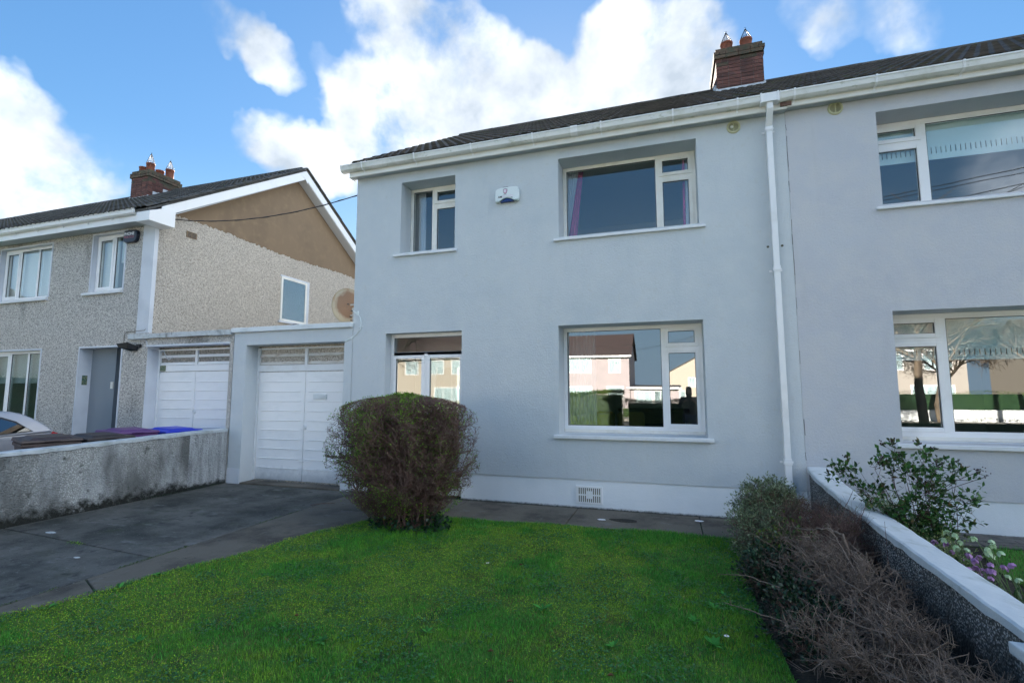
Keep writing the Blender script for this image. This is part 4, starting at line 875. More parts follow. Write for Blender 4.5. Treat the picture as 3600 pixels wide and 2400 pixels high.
def text(s, size, loc, m, parent, bold=0.0, sx=1.0, ry=0, ext=.0004, name='lettering'):
    c = bpy.data.curves.new(name,'FONT'); c.body = s; c.size = size; c.extrude = ext; c.offset = bold; c.align_x = 'LEFT'; 
    o = bpy.data.objects.new(name,c); COL.objects.link(o); bpy.context.view_layer.update()
    me = bpy.data.meshes.new_from_object(o.evaluated_get(bpy.context.evaluated_depsgraph_get())); bpy.data.objects.remove(o); me.materials.clear(); me.materials.append(MT[m])
    o = bpy.data.objects.new(name,me); COL.objects.link(o); o.parent = parent; o.location = Vector(loc)-org(parent); o.rotation_euler = (math.pi/2,0,0); o.scale = (sx,1,1); return o
A = thing('alarm_box', (-2.33,0,4.58), 'white burglar alarm box with a shield emblem and a blue lens between the upper windows', 'alarm box')
def arch(x0,x1,zb,zt,h,n=12): return [(x0+(x1-x0)*i/n, zb+h*math.sin(math.pi*i/n)) for i in range(n+1)]
P = [(-2.515,4.49),(-2.522,4.56),(-2.512,4.655),(-2.49,4.682),(-2.42,4.694),(-2.33,4.698),(-2.22,4.695),(-2.155,4.684),(-2.138,4.65),(-2.13,4.56),(-2.137,4.49),(-2.16,4.478),(-2.20,4.478)]+[(q[0],q[1]) for q in arch(-2.445,-2.21,4.478,0,.047)[::-1]]+[(-2.46,4.475),(-2.50,4.475)]
MB().prism(P[::-1],1,-.068,-.002).build('cover','alarm',A,bevel=.010)
ar = arch(-2.445,-2.21,4.478,0,.047); ar2 = arch(-2.462,-2.193,4.478,0,.062)
b = MB(); n = len(ar); b.add([(x,-.073,z) for x,z in ar]+[(x,-.073,z) for x,z in ar2]+[(x,-.0,z) for x,z in ar]+[(x,-.0,z) for x,z in ar2],[(i,i+1,n+i+1,n+i) for i in range(n-1)]+[(i,2*n+i,2*n+i+1,i+1) for i in range(n-1)]+[(n+i,n+i+1,3*n+i+1,3*n+i) for i in range(n-1)])
b.box(-2.51,-2.462,-.072,-.002,4.474,4.490).box(-2.193,-2.145,-.072,-.002,4.474,4.490).build('lower_rim','alarm_rim',A)
MB().prism(arch(-2.440,-2.215,4.470,0,.048)[::-1],1,-.058,-.004).build('blue_lens','alarm_blue',A)
MB().box(-2.395,-2.305,-.066,-.06,4.700,4.703).build('seam','ink',A)
sh = [(0,.044),(.018,.034),(.034,.036),(.034,-.005),(.024,-.032),(0,-.05),(-.024,-.032),(-.034,-.005),(-.034,.036),(-.018,.034)]
sx_, sz_ = -2.352, 4.635
b = MB(); so = [(sx_+x*1.0,sz_+z*1.0) for x,z in sh]; si = [(sx_+x*.84,sz_+z*.84) for x,z in sh]; n = len(sh)
b.add([(x,-.0692,z) for x,z in so]+[(x,-.0692,z) for x,z in si],[(i,(i+1)%n,n+(i+1)%n,n+i) for i in range(n)]); b.box(-2.383,-2.321,-.0694,-.0688,4.578,4.581); b.build('shield_outline','ink',A)
MB().add([(x,-.0690,z) for x,z in si],[tuple(range(n))]).build('shield','ink_palepink',A)
hl = [(sx_+x*.82,sz_+z*.82) for x,z in sh]; MB().add([(x,-.0696,z) for x,z in [(sx_+.014,sz_+.016),(sx_+.028,sz_+.022),hl[3],hl[4],hl[5],(sx_-.015,sz_-.028),(sx_-.015,sz_-.018),(sx_+.014,sz_-.018)]],[tuple(range(8))]).build('shield_lower_half','ink_pink',A)
MB().box(sx_-.014,sx_+.012,-.0702,-.0697,sz_-.016,sz_+.006).build('padlock','alarm',A); MB().box(sx_-.002,sx_+.001,-.0706,-.0702,sz_-.010,sz_-.004).build('keyhole','ink',A)
text('AM',.046,(-2.470,-.0695,4.532),'ink',A,.0012,1.0); text('SECURITY',.044,(-2.402,-.0695,4.537),'ink_palepink',A,0,.92); text('MONITORED ALARM',.0165,(-2.367,-.0695,4.519),'ink',A,.0006,.86)
A2 = thing('alarm_box', (-10.51,0,4.75), 'small dark blue alarm box lettered PHONE beside the small upper window on the left', 'alarm box')
P = [(-10.70,4.69),(-10.71,4.80),(-10.70,4.90),(-10.66,4.925),(-10.38,4.925),(-10.33,4.90),(-10.32,4.80),(-10.34,4.70),(-10.40,4.665),(-10.64,4.665)]
MB().prism([(x,z-.05) for x,z in P][::-1],1,-.075,-.002).build('cover','navy',A2,bevel=.014)
text('PHONE',.088,(-10.685,-.0765,4.765),'ink_white',A2,.0025,1.0); text('WATCH',.072,(-10.68,-.0765,4.700),'ink_red',A2,.001,1.05)
LT = thing('security_light', (-10.25,-.1,2.5), 'dark security floodlight under the left garage coping', 'lamp')
MB().add([(-10.42,-.24,2.50),(-10.16,-.20,2.53),(-10.10,-.02,2.46),(-10.30,-.02,2.44),(-10.38,-.22,2.43),(-10.18,-.17,2.40),(-10.12,-.02,2.37),(-10.30,-.02,2.36)],[(0,3,2,1),(4,5,6,7),(0,1,5,4),(1,2,6,5),(2,3,7,6),(3,0,4,7)]).build('housing','black',LT,bevel=.008)
MB().add([(-10.375,-.215,2.425),(-10.20,-.17,2.397),(-10.14,-.05,2.368),(-10.29,-.05,2.362)],[(0,1,2,3)]).build('lens','frost',LT)
MB().box(-10.12,-10.04,-.06,-.0,2.44,2.50).build('mount','black',LT,bevel=.006)
pts = [Vector((-9.80,.235,5.13))*(1-t)+Vector((-5.095,-.0,4.945))*t-Vector((0,0,4*.20*t*(1-t))) for t in np.linspace(0,1,26)]
b = MB().tube(pts,.009,5); b.tube([p+Vector((0,.0,.012*math.sin(i*1.7))) for i,p in enumerate(pts)],.005,4)
tag(b.build('overhead_cable','wire'), 'black twisted cable strung from the left gable to the rendered house', 'cable')
pc = MB().box(-11.84+.0005,-11.836,.075,.175,1.70,1.90).build('picture','pic'); tag(pc,'small printed picture stuck on the white porch side of the left house','picture')
# the picture faces the viewer from the porch reveal

# ------------------------------------------------------------------ wheelie bins
def make_bin(m, label, loc, rz):
    t = thing('wheelie_bin', (0,0,0), label, 'bin', 'wheelie bins behind the low wall')
    w0,w1,d0,d1,h = .22,.285,.25,.34,1.075
    b = MB(); b.add([(-w0,-d0,.06),(w0,-d0,.06),(w0,d0,.06),(-w0,d0,.06),(-w1,-d1,h),(w1,-d1,h),(w1,d1,h),(-w1,d1,h)],[(0,3,2,1),(4,5,6,7),(0,1,5,4),(1,2,6,5),(2,3,7,6),(3,0,4,7)])
    b.box(-w1-.018,w1+.018,-d1-.02,d1+.02,h-.06,h-.012); b.box(-.2,.2,-d1-.035,-d1-.01,h-.11,h-.05)
    b.build('body',m,t,local=True,bevel=.012)
    b = MB(); b.add([(-w1-.03,-d1-.05,h),(w1+.03,-d1-.05,h),(w1+.03,d1+.03,h),(-w1-.03,d1+.03,h),(-w1-.02,-d1-.04,h+.035),(w1+.02,-d1-.04,h+.035),(w1+.02,d1+.02,h+.05),(-w1-.02,d1+.02,h+.05)],[(0,3,2,1),(4,5,6,7),(0,1,5,4),(1,2,6,5),(2,3,7,6),(3,0,4,7)])
    b.add([(-w1+.06,-d1+.02,h+.034),(w1-.06,-d1+.02,h+.034),(w1-.06,d1-.1,h+.046),(-w1+.06,d1-.1,h+.046),(-w1+.10,-d1+.07,h+.062),(w1-.10,-d1+.07,h+.062),(w1-.10,d1-.15,h+.078),(-w1+.10,d1-.15,h+.078)],[(4,5,6,7),(0,1,5,4),(1,2,6,5),(2,3,7,6),(3,0,4,7)])
    b.box(-.08,.08,-d1-.062,-d1-.03,h+.006,h+.03)
    b.build('lid',m,t,local=True,bevel=.010)
    b = MB(); b.tube([(-w1,d1+.07,h-.02),(w1,d1+.07,h-.02)],.016,8).box(-w1,-w1+.05,d1,d1+.08,h-.05,h+.0).box(w1-.05,w1,d1,d1+.08,h-.05,h+.0).build('handle',m,t,local=True)
    for s in (-1,1): MB().lathe([(0,-.025),(.1,-.025),(.1,.025),(0,.025)],(s*(w0+.03),d0+.02,.1),0,16).build('wheel','tyre',t,local=True)
    t.location = loc; t.rotation_euler = (0,0,rz); return t
make_bin('bin_b','brown wheelie bin nearest the silver car, with a white sticker',(-8.26,-2.42,-.19),R_(70))
make_bin('bin_b2','dark brown wheelie bin between the brown and the purple one',(-8.24,-1.80,-.215),R_(84))
make_bin('bin_p','purple wheelie bin behind the low wall',(-8.50,-1.20,-.185),R_(76))
make_bin('bin_u','bright blue wheelie bin nearest the garage doors',(-8.42,-.50,-.215),R_(82))
lb = MB().box(.2855,.292,-.12,.02,.90,1.0).build('sticker','ink_white')
ORG[lb.name] = Vector((0,0,0)); lb.parent = [o for o in bpy.data.objects if o.name.startswith('wheelie_bin')][0]; lb.location = (0,0,0)

# ------------------------------------------------------------------ car
CR = thing('parked_car', (-10.42,-3.5,-.215), 'silver hatchback parked beside the left house behind the bins, red tail light showing', 'car')
g0 = -.215; XC = -10.42
def cw(z): return .87 if z < 1.05 else .87-(z-1.05)*.50
def cp(u, z, s, off=0): return (XC+s*(cw(z)+off), -1.47-u, g0+z)
low = [(.05,.28),(0,.55),(.02,.80),(.05,1.0),(.10,1.12),(.9,1.10),(3.0,.98),(3.85,.84),(4.12,.66),(4.18,.40),(4.1,.25)]
top = [(.12,1.13),(.20,1.22),(.30,1.305),(.40,1.375),(.50,1.43),(.62,1.465),(.80,1.485),(1.05,1.497),(1.3,1.50),(1.6,1.49),(1.9,1.465),(2.15,1.42),(2.35,1.36),(2.7,1.18),(3.02,.99)]
b = MB(); n = len(low)
b.add([cp(u,z,1,-.0 if .4 < z < 1 else -.03) for u,z in low]+[cp(u,z,-1,-.0 if .4 < z < 1 else -.03) for u,z in low],[tuple(range(n)),tuple(range(n,2*n))[::-1]]+[(i,(i+1)%n,n+(i+1)%n,n+i)[::-1] for i in range(n)])
n = len(top); b.add([cp(u,z,1) for u,z in top]+[cp(u,z,-1) for u,z in top],[tuple(range(n)),tuple(range(n,2*n))[::-1]]+[(i,(i+1)%n,n+(i+1)%n,n+i)[::-1] for i in range(n)],0)
b.build('body','car',CR,bevel=.025)
for s in (1,-1):
    P = [(.43,1.165),(.50,1.22),(.62,1.30),(.78,1.37),(.95,1.405),(1.30,1.42),(1.30,1.11)]; P2 = [(1.36,1.14),(1.36,1.42),(1.9,1.40),(2.3,1.30),(2.75,1.08),(2.6,1.06)]
    for q in (P,P2):
        MB().add([cp(u,z,s,.006) for u,z in q],[tuple(range(len(q)))]).build('side_window','carglass',CR)
        b = MB(); n = len(q); cu = sum(u for u,z in q)/n; czz = sum(z for u,z in q)/n
        qq = [(cu+(u-cu)*1.0+(.02 if u > cu else -.03),z+(.016 if z > czz else -.012)) for u,z in q]
        b.add([cp(u,z,s,.0045) for u,z in qq],[tuple(range(n))]).build('window_seal','black',CR)
    MB().add([cp(.0,.86,s,.008),cp(.04,1.02,s,.008),cp(.085,1.10,s,.008),cp(.15,1.135,s,.006),cp(.26,1.02,s,.006),cp(.24,.90,s,.006),cp(-.02,.86,s,-.14),cp(.0,1.02,s,-.14),cp(.06,1.11,s,-.14)],[(0,1,2,3,4,5),(0,6,7,1),(1,7,8,2)]).build('tail_light','lamp_red',CR)
    for u in (.75,3.35):
        w = MB().lathe([(.0,-.1),(.3,-.1),(.31,-.06),(.31,.06),(.3,.1),(0,.1)],(XC+s*.80,-1.47-u,g0+.31),0,24).build('wheel','tyre',CR); MB().lathe([(0,0),(.19,.0),(.19,.01)],(XC+s*.905,-1.47-u,g0+.31),0,16).build('rim','steel',w)
    MB().box(XC+s*.9-.06,XC+s*.9+.10,-1.47-2.62,-1.47-2.5,g0+1.03,g0+1.14).build('mirror','car',CR,bevel=.02)
MB().add([cp(.135,1.155,1,-.05),cp(.27,1.285,1,-.08),cp(.48,1.44,1,-.1),cp(.48,1.44,-1,-.1),cp(.27,1.285,-1,-.08),cp(.135,1.155,-1,-.05)],[(0,1,2,3,4,5)]).build('rear_window','carglass',CR)
MB().box(XC-.55,XC+.55,-1.465,-1.44,g0+.32,g0+.6).build('rear_bumper','car',CR,bevel=.01)

# ------------------------------------------------------------------ rooms behind the windows
def room(par, x0,x1,y0,y1,z0,z1,m='room'):
    b = MB(); b.add([(x0,y1,z0),(x1,y1,z0),(x1,y1,z1),(x0,y1,z1)],[(0,1,2,3)],0); b.add([(x0,y0,z0),(x0,y1,z0),(x0,y1,z1),(x0,y0,z1)],[(0,1,2,3)],0); b.add([(x1,y0,z0),(x1,y1,z0),(x1,y1,z1),(x1,y0,z1)],[(0,3,2,1)],0)
    b.add([(x0,y0,z1),(x1,y0,z1),(x1,y1,z1),(x0,y1,z1)],[(0,1,2,3)],0); b.add([(x0,y0,z0),(x1,y0,z0),(x1,y1,z0),(x0,y1,z0)],[(0,3,2,1)],1); return b.build('room',[m,'floor'],par)
room(H1,-4.9,-2.5,.40,3.4,2.75,5.15); room(H1,-2.4,1.45,.43,3.6,2.75,5.15); room(H1,-2.6,1.45,.45,4.6,.1,2.6)
room(H2,1.7,5.6,.43,3.8,2.75,5.15); room(H2,1.7,5.6,.45,4.6,.1,2.6)
room(H3,-15.8,-12.6,.16,3.5,.2,2.6); room(H3,-15.8,-12.6,.15,3.5,2.9,4.95); room(H3,-12.4,-10.2,.15,3.5,2.9,4.95)
room(H1,-4.7,-2.85,.25,1.45,-.06,2.6)
hd = MB().box(-4.3,-4.22,1.36,1.42,-.05,2.1).box(-3.44,-3.36,1.36,1.42,-.05,2.1).box(-4.22,-3.44,1.362,1.42,2.0,2.1).box(-4.18,-3.48,1.38,1.41,-.05,1.0).build('hall_door','sill',H1); MB().box(-4.2,-3.46,1.39,1.4,1.0,2.0).build('pane','glass_refl',hd)
MB().box(-3.34,-2.9,1.36,1.42,.9,.96).box(-3.34,-2.9,1.36,1.42,1.5,1.55).box(-3.14,-3.10,1.36,1.42,.9,2.1).build('hall_screen','sill',H1)
drape('curtain','curt_g',((-4.24,-4.12),(-4.26,-4.14)),.50,3.86,5.05,'grey curtain lining at the left edge of the small upper window',folds=3)
drape('curtain','curt_w',((-4.14,-4.00),(-4.15,-3.99)),.47,3.86,5.05,'white net curtain hanging in the small upper window',folds=4,amp=.02)
drape('curtain','curt_w',((-1.55,-1.30),(-1.55,-1.50)),.50,3.86,5.08,'white curtain drawn to the left of the large upper window',folds=6)
drape('curtain','curt_p',((-1.33,-1.23),(-1.50,-1.36)),.53,3.86,5.08,'pink curtain beside the white one, left in the large upper window',folds=3,amp=.02)
drape('curtain','curt_w',((.30,.46),(.28,.46)),.50,3.86,5.08,'white curtain at the right edge of the large upper window',folds=4,amp=.02)
drape('curtain','curt_p',((.265,.30),(.245,.28)),.50,3.86,5.08,'narrow strip of pink curtain at the right of the large upper window',folds=1,amp=.01)
drape('curtain','curt_g',((-1.56,-1.10),(-1.56,-1.10)),.62,1.0,2.5,'sheer curtain at the left of the large ground floor window',folds=8,amp=.02)
def slotted(x0,x1,zt,zb,s0,s1,y,label,m='blind',first=.045,sp=.0517):
    b = MB().box(x0,x1,y,y+.003,s1,zt).box(x0,x1,y,y+.003,zb,s0); x = x0; nx = x0+first
    while nx < x1-.01: b.box(x,nx-.005,y,y+.003,s0,s1); x = nx+.005; nx += sp
    b.box(x,x1,y,y+.003,s0,s1); b.box(x0,x1,y-.003,y+.006,zb-.012,zb)
    tag(b.build('roller_blind',m), label, 'roller blind', 'slotted blinds in the right hand house')
slotted(3.262,4.46,5.06,4.535,4.605,4.69,.46,'wide pale blue roller blind half down in the upper window of the right hand house')
slotted(2.62,3.135,5.06,4.535,4.605,4.69,.46,'narrow roller blind in the side pane of the upper right hand window')
slotted(3.262,4.46,2.50,1.945,1.99,2.065,.48,'wide roller blind partly down behind the lower window of the right hand house')
slotted(2.62,3.16,2.50,1.945,1.99,2.065,.48,'narrow roller blind behind the side pane of the lower right hand window')
for x0,x1,z0,z1,l in ((-14.8,-13.06,3.66,4.84,'pale roller blind pulled down in the wide upper window of the left house'),(-11.66,-11.18,3.66,4.86,'pale roller blind in the left half of the small upper window of the left house'),(-15.5,-13.12,1.75,2.46,'beige roller blind lowered a third in the ground floor window of the left house')):
    tag(box('roller_blind','blind_w',x0,x1,.20,.205,z0,z1),l,'roller blind')
tag(box('roller_blind','blind_w',-11.12,-10.76,.20,.205,4.30,4.86),'pale roller blind half down, right half of the small upper window, left house','roller blind')
FP = thing('fireplace',(-.4,4.4,.1),'wooden fireplace mantel at the back of the living room','fireplace')
box('mantel_shelf','wood',-1.15,.35,4.2,4.58,1.10,1.17,FP,bevel=.01); box('left_leg','wood',-1.05,-.85,4.3,4.58,.1,1.10,FP); box('right_leg','wood',.05,.25,4.3,4.58,.1,1.10,FP); box('lintel','wood',-.85,.05,4.3,4.58,.85,1.10,FP); box('hearth_opening','black',-.85,.05,4.5,4.58,.1,.85,FP)
for x,nm in ((-1.25,'mustard armchair on the left in the living room'),(-.72,'mustard armchair nearer the fireplace in the living room')):
    t = thing('armchair',(x,2.0,.1),nm,'armchair','mustard armchairs'); q = .24
    box('backrest','yellow',x-q,x+q,2.15,2.32,.5,1.18,t,bevel=.05); box('seat','yellow',x-q,x+q,1.6,2.15,.3,.55,t,bevel=.04); box('armrest','yellow',x-q-.06,x-q,1.6,2.2,.3,.72,t,bevel=.03); box('armrest','yellow',x+q,x+q+.06,1.6,2.2,.3,.72,t,bevel=.03); box('base','wood',x-q,x+q,1.65,2.25,.1,.3,t)

# ------------------------------------------------------------------ across the street
def far_house(x0,x1,yf,zl,ze,zr,m,tm,wins,label,gable_x=True,depth=8,dark=()):
    """front faces +Y"""
    t = thing('opposite_house',((x0+x1)/2,yf,-.2),label,'house'); yb = yf-depth
    if gable_x:
        ym = (yf+yb)/2; wl_ = MB().prism([(yf,zl),(yf,ze),(ym,zr-.15),(yb,ze),(yb,zl)],0,x0,x1).build('wall',m,t)
        MB().prism([(yf+.35,ze-.05),(ym,zr),(yb-.35,ze-.05),(yb-.35,ze-.13),(ym,zr-.1),(yf+.35,ze-.13)],0,x0-.25,x1+.25).build('roof',tm,t); MB().box(x0-.25,x1+.25,yf+.33,yf+.45,ze-.22,ze-.04).build('fascia','upvc',t)
    else:
        xm = (x0+x1)/2; MB().prism([(x0,zl),(x0,ze),(xm,zr-.1),(x1,ze),(x1,zl)],1,yb,yf).build('wall',m,t)
        MB().prism([(x0-.2,ze-.12),(xm,zr),(x1+.2,ze-.12),(x1+.2,ze-.24),(xm,zr-.12),(x0-.2,ze-.24)],1,yb-.2,yf+.15).build('roof',tm,t)
    for (a,c,e,g,n) in wins:
        w = MB().box(a-.06,c+.06,yf-.02,yf+.05,e-.06,g+.06).build('window_frame','upvc',t)
        for i in range(n): MB().box(a+(c-a)*i/n+.03,a+(c-a)*(i+1)/n-.03,yf+.05,yf+.06,e+.02,g-.02).build('pane','glass_refl',w)
    return t
far_house(-18.0,-3.9,-42,-.2,5.17,7.7,'pinkwall','tile_r',[(-9.95,-7.73,3.45,4.85,2),(-5.9,-4.8,3.4,4.8,2),(-6.1,-4.55,.8,1.98,2),(-10,-7.7,.6,2.0,3),(-16.5,-14.6,3.45,4.85,2),(-16.5,-14.4,.6,2,3),(-12.9,-11.8,3.4,4.8,2)],'pink rendered house with a red tiled roof across the street, mirrored in the window')
t = far_house(-3.9,.65,-42.2,-.2,1.98,2.2,'pinkwall','asphalt',[(-3.4,-1.8,.2,1.6,2),(-1.6,-.4,.1,1.6,2)],'low flat garage beside the pink house across the street')
far_house(-.6,6.6,-59,-.2,3.9,5.95,'creamwall','tile_g',[(2.06,2.84,2.15,3.25,1),(4.3,5.1,2.15,3.25,1),(.4,1.6,.4,1.6,2)],'cream gabled house farther away across the street',gable_x=False)
far_house(-33,-19,-40,-.2,5.2,7.8,'creamwall','tile_r',[(-31,-29,3.4,4.8,2),(-27.5,-26,3.4,4.8,2),(-24.5,-23,3.4,4.8,2),(-22,-20.2,3.4,4.8,2),(-31,-29,.6,2,3),(-24,-21,.6,2,3)],'buff rendered pair of houses across the street to the left')
far_house(10,24,-44,-.2,5.2,7.9,'greywall','tile_r',[(11,13,3.4,4.8,2),(14.5,16,3.4,4.8,2),(18,19.5,3.4,4.8,2),(21,23,3.4,4.8,2),(11,13,.6,2,3),(20,23,.6,2,3)],'grey rendered pair of houses across the street to the right')
far_house(29,42,-43,-.2,5.2,7.9,'creamwall','tile_g',[(31,33,3.4,4.8,2),(38,40,3.4,4.8,2),(31,33,.6,2,3)],'cream house at the far right across the street')
far_house(-52,-37,-41,-.2,5.2,7.9,'greywall','tile_g',[(-50,-48,3.4,4.8,2),(-42,-40,3.4,4.8,2),(-50,-48,.6,2,3)],'grey house at the far left across the street')
for x0,x1,l in ((-34,-19,'low white wall in front of the buff houses across the street'),(-17.5,-4.5,'low white wall in front of the pink house across the street'),(-2,24,'long low white wall on the right across the street')):
    tag(box('front_wall','coping_w',x0,x1,-24.4,-24.15,-.2,.55),l,'garden wall')
tag(box('garden','turf',-52,45,-41,-24.4,-.235,-.08),kind='structure')
tag(MB().prism([(0,-.2),(0,5.2),(-4,7.7),(-8,5.2),(-8,-.2)],0,-44,-28).build('next_house','dash'),'next pair of houses along the street on the far left','house')
# utility pole and wires over the pavement
UP = thing('utility_pole',(13.5,-13.2,-.1),'timber utility pole on the pavement behind the viewer','utility pole'); MB().tube([(13.5,-13.2,-.2),(13.5,-13.2,9.8)],[.15,.10],10).build('pole','bark',UP); box('cross_arm','bark',12.7,14.3,-13.25,-13.15,9.2,9.3,UP)
def wire(a,c,sag,lab,r=.014):
    a,c = Vector(a),Vector(c); tag(MB().tube([a*(1-t)+c*t-Vector((0,0,4*sag*t*(1-t))) for t in np.linspace(0,1,24)],r,4).build('overhead_wire','wire'),lab,'wire','overhead wires')
for a,c,s_,l in (((13.5,-13.2,9.5),(-28,-13.2,9.3),1.6,'highest wire along the pavement behind the viewer'),((13.5,-13.2,9.3),(-28,-13.2,8.9),1.4,'middle wire along the pavement behind the viewer'),((13.5,-13.2,9.2),(2.0,-25,8.2),.5,'short wire crossing the road behind the viewer'),((13.5,-13.2,9.6),(-4,-41,5.4),1.2,'long service wire crossing to the pink house'),((13.5,-13.2,9.4),(50,-13.2,9.3),1.6,'wire running away along the pavement to the far right'),((-28,-13.2,9.3),(-13,-42,5.6),1.2,'service wire crossing the road on the far left'),((13.5,-13.2,9.0),(-28,-13.2,8.5),1.9,'lowest and slackest wire along the pavement behind the viewer')): wire(a,c,s_,l)
# ------------------------------------------------------------------ grass
def scatter(P, x0,x1,y0,y1,n):
    X = rng.uniform(x0,x1,n); Y = rng.uniform(y0,y1,n); k = in_poly(P,X,Y); return X[k],Y[k]
def vnoise(X, Y, s, seed):
    r = np.random.default_rng(seed); T = r.random((64,64)); x, y = X*s+100, Y*s+100; i, j = np.floor(x).astype(int), np.floor(y).astype(int); u, v = x-i, y-j; u = u*u*(3-2*u); v = v*v*(3-2*v)
    g = lambda a,b: T[a%64,b%64]; return (g(i,j)*(1-u)+g(i+1,j)*u)*(1-v)+(g(i,j+1)*(1-u)+g(i+1,j+1)*u)*v
def moss_f(X, Y): return .55*vnoise(X,Y,1.6,3)+.30*vnoise(X,Y,4.3,4)+.15*vnoise(X,Y,11,5)-.10*np.clip((Y+2.2)/1.2,0,1)-.06*np.clip((X+.8)/1.5,0,1)
def blades(X, Y, H, Wd, zf, lean=.55):
    n = len(X); a = rng.uniform(0,2*math.pi,n); la = rng.uniform(0,2*math.pi,n); ll = H*np.abs(rng.normal(0,lean,n)); z = zf(X,Y)-.004
    dx, dy = np.cos(a)*Wd/2, np.sin(a)*Wd/2; tx, ty = X+np.cos(la)*ll, Y+np.sin(la)*ll
    mx, my = X+np.cos(la)*ll*.35, Y+np.sin(la)*ll*.35
    V = np.stack([np.stack([X-dx,Y-dy,z],1),np.stack([X+dx,Y+dy,z],1),np.stack([mx+dx*.8,my+dy*.8,z+H*.6],1),np.stack([tx,ty,z+H],1),np.stack([mx-dx*.8,my-dy*.8,z+H*.6],1)],1).reshape(-1,3)
    base = np.arange(n)[:,None]*5; F = np.concatenate([base+[[0,1,2]],base+[[0,2,4]],base+[[4,2,3]]]); return V,F
near = [p for p in poly]
X,Y = scatter(poly,-5,.9,-5.6,-.9,330000)
mf = moss_f(X,Y); mi = np.clip((mf-.44)/.14,0,1)
edge_b = np.clip(1-np.abs(Y+1.25)/.35,0,1)*(X > -3.9)   # longer by the path
bushd = np.exp(-((X+3.0)**2+(Y+1.75)**2)/.22)
H = rng.uniform(.014,.036,len(X))*(1-.45*mi)*(.8+.5*vnoise(X,Y,2.2,9))+.025*edge_b*rng.random(len(X))+.06*bushd*rng.random(len(X))
keep = rng.random(len(X)) > mi*.35
X,Y,H,mfk = X[keep],Y[keep],H[keep],mf[keep]
dk = vnoise(X,Y,4.5,21)*.4+vnoise(X,Y,12,22)*.35+rng.random(len(X))*.45 > .66
for sel,m,nm in ((~dk,'grass','short green lawn grass'),(dk,'grass2','darker lawn grass in patches')):
    V,F = blades(X[sel],Y[sel],H[sel],rng.uniform(.0025,.0045,sel.sum()),lawn_h); tag(np_mesh('grass',V,F,m,kind='stuff'),nm,'grass')
X,Y = scatter(poly,-5,.9,-5.4,-.95,16000); V,F = blades(X,Y,rng.uniform(.015,.035,len(X)),rng.uniform(.002,.004,len(X)),lawn_h,1.4); tag(np_mesh('dead_grass',V,F,'straw',kind='stuff'),'dry straw coloured blades scattered through the lawn','grass')
X,Y = scatter(poly,-5,.9,-5.4,-.95,170000); mf = moss_f(X,Y)+rng.normal(0,.075,len(X)); k = mf > .52; X,Y,mf = X[k],Y[k],mf[k]
n = len(X); hh = .008+.02*np.clip((mf-.52)*8,0,1)*rng.random(n); C = np.stack([X,Y,lawn_h(X,Y)+hh],1); Dd = rdir(n); Dd[:,2] = np.abs(Dd[:,2])*.6+.15
V,F = leaf_mesh(C,Dd,rdir(n),rng.uniform(.008,.016,n),rng.uniform(.004,.007,n)); tag(np_mesh('moss',V,F,'moss',kind='stuff'),'yellow green moss cushions spread through the lawn','moss')
X,Y = scatter(poly,-5,.9,-5.4,-.95,60000); k = vnoise(X,Y,3.3,31)*.6+vnoise(X,Y,9,32)*.4 > .60; X,Y = X[k],Y[k]; n = len(X)
C = np.stack([X,Y,lawn_h(X,Y)+rng.uniform(.012,.03,n)],1); Dd = rdir(n); Dd[:,2] = rng.uniform(-.1,.3,n); Nn = np.tile([0,0,1.],(n,1))+rng.normal(0,.3,(n,3))
V,F = leaf_mesh(C,Dd,Nn,rng.uniform(.012,.024,n),rng.uniform(.010,.018,n)); tag(np_mesh('clover',V,F,'weed',kind='stuff'),'low dark clover leaves among the grass','clover')
# neighbour's lawn and far garden grass
X,Y = scatter(nl,1.8,6.5,-6,-.5,60000); V,F = blades(X,Y,rng.uniform(.02,.05,len(X)),rng.uniform(.004,.006,len(X)),lambda a,b:-.035+0*a); tag(np_mesh('grass',V,F,'grass2',kind='stuff'),'grass of the garden beyond the party wall','grass')
# weeds in the drive joints
def joint_weeds(a,c,n,w,m='weed'):
    t = rng.random(n); t = t[vnoise(t*30,t*0,1,41) > .45]; n = len(t); P = np.array(a)[None]*(1-t[:,None])+np.array(c)[None]*t[:,None]; P = P+np.stack([rng.normal(0,w,n),rng.normal(0,w,n),rng.uniform(0,.01,n)],1)
    Dd = rdir(n); Dd[:,2] = np.abs(Dd[:,2])*.5; return leaf_mesh(P,Dd,np.tile([0,0,1.],(n,1))+rng.normal(0,.3,(n,3)),rng.uniform(.008,.018,n),rng.uniform(.006,.011,n))
V,F = joint_weeds((-4.908,-5.6,-.072),(-4.908,-1.3,-.072),1500,.009); tag(np_mesh('joint_weeds',V,F,'leaf_mid',kind='stuff'),'tiny weeds growing in the long joint of the drive','weeds')
V,F = joint_weeds((-6.25,-3.24,-.07),(-6.05,-3.25,-.07),150,.02); tag(np_mesh('weed_tuft',V,F,'leaf_new'),'small green weed tuft in the cross joint of the drive','weed')
V,F = joint_weeds((-7.67,-8,-.07),(-7.66,-.2,-.07),5200,.018); tag(np_mesh('wall_foot_moss',V+np.array([0,0,.0]),F,'leaf_ivy',kind='stuff'),'dark moss and weeds along the foot of the low wall','moss')
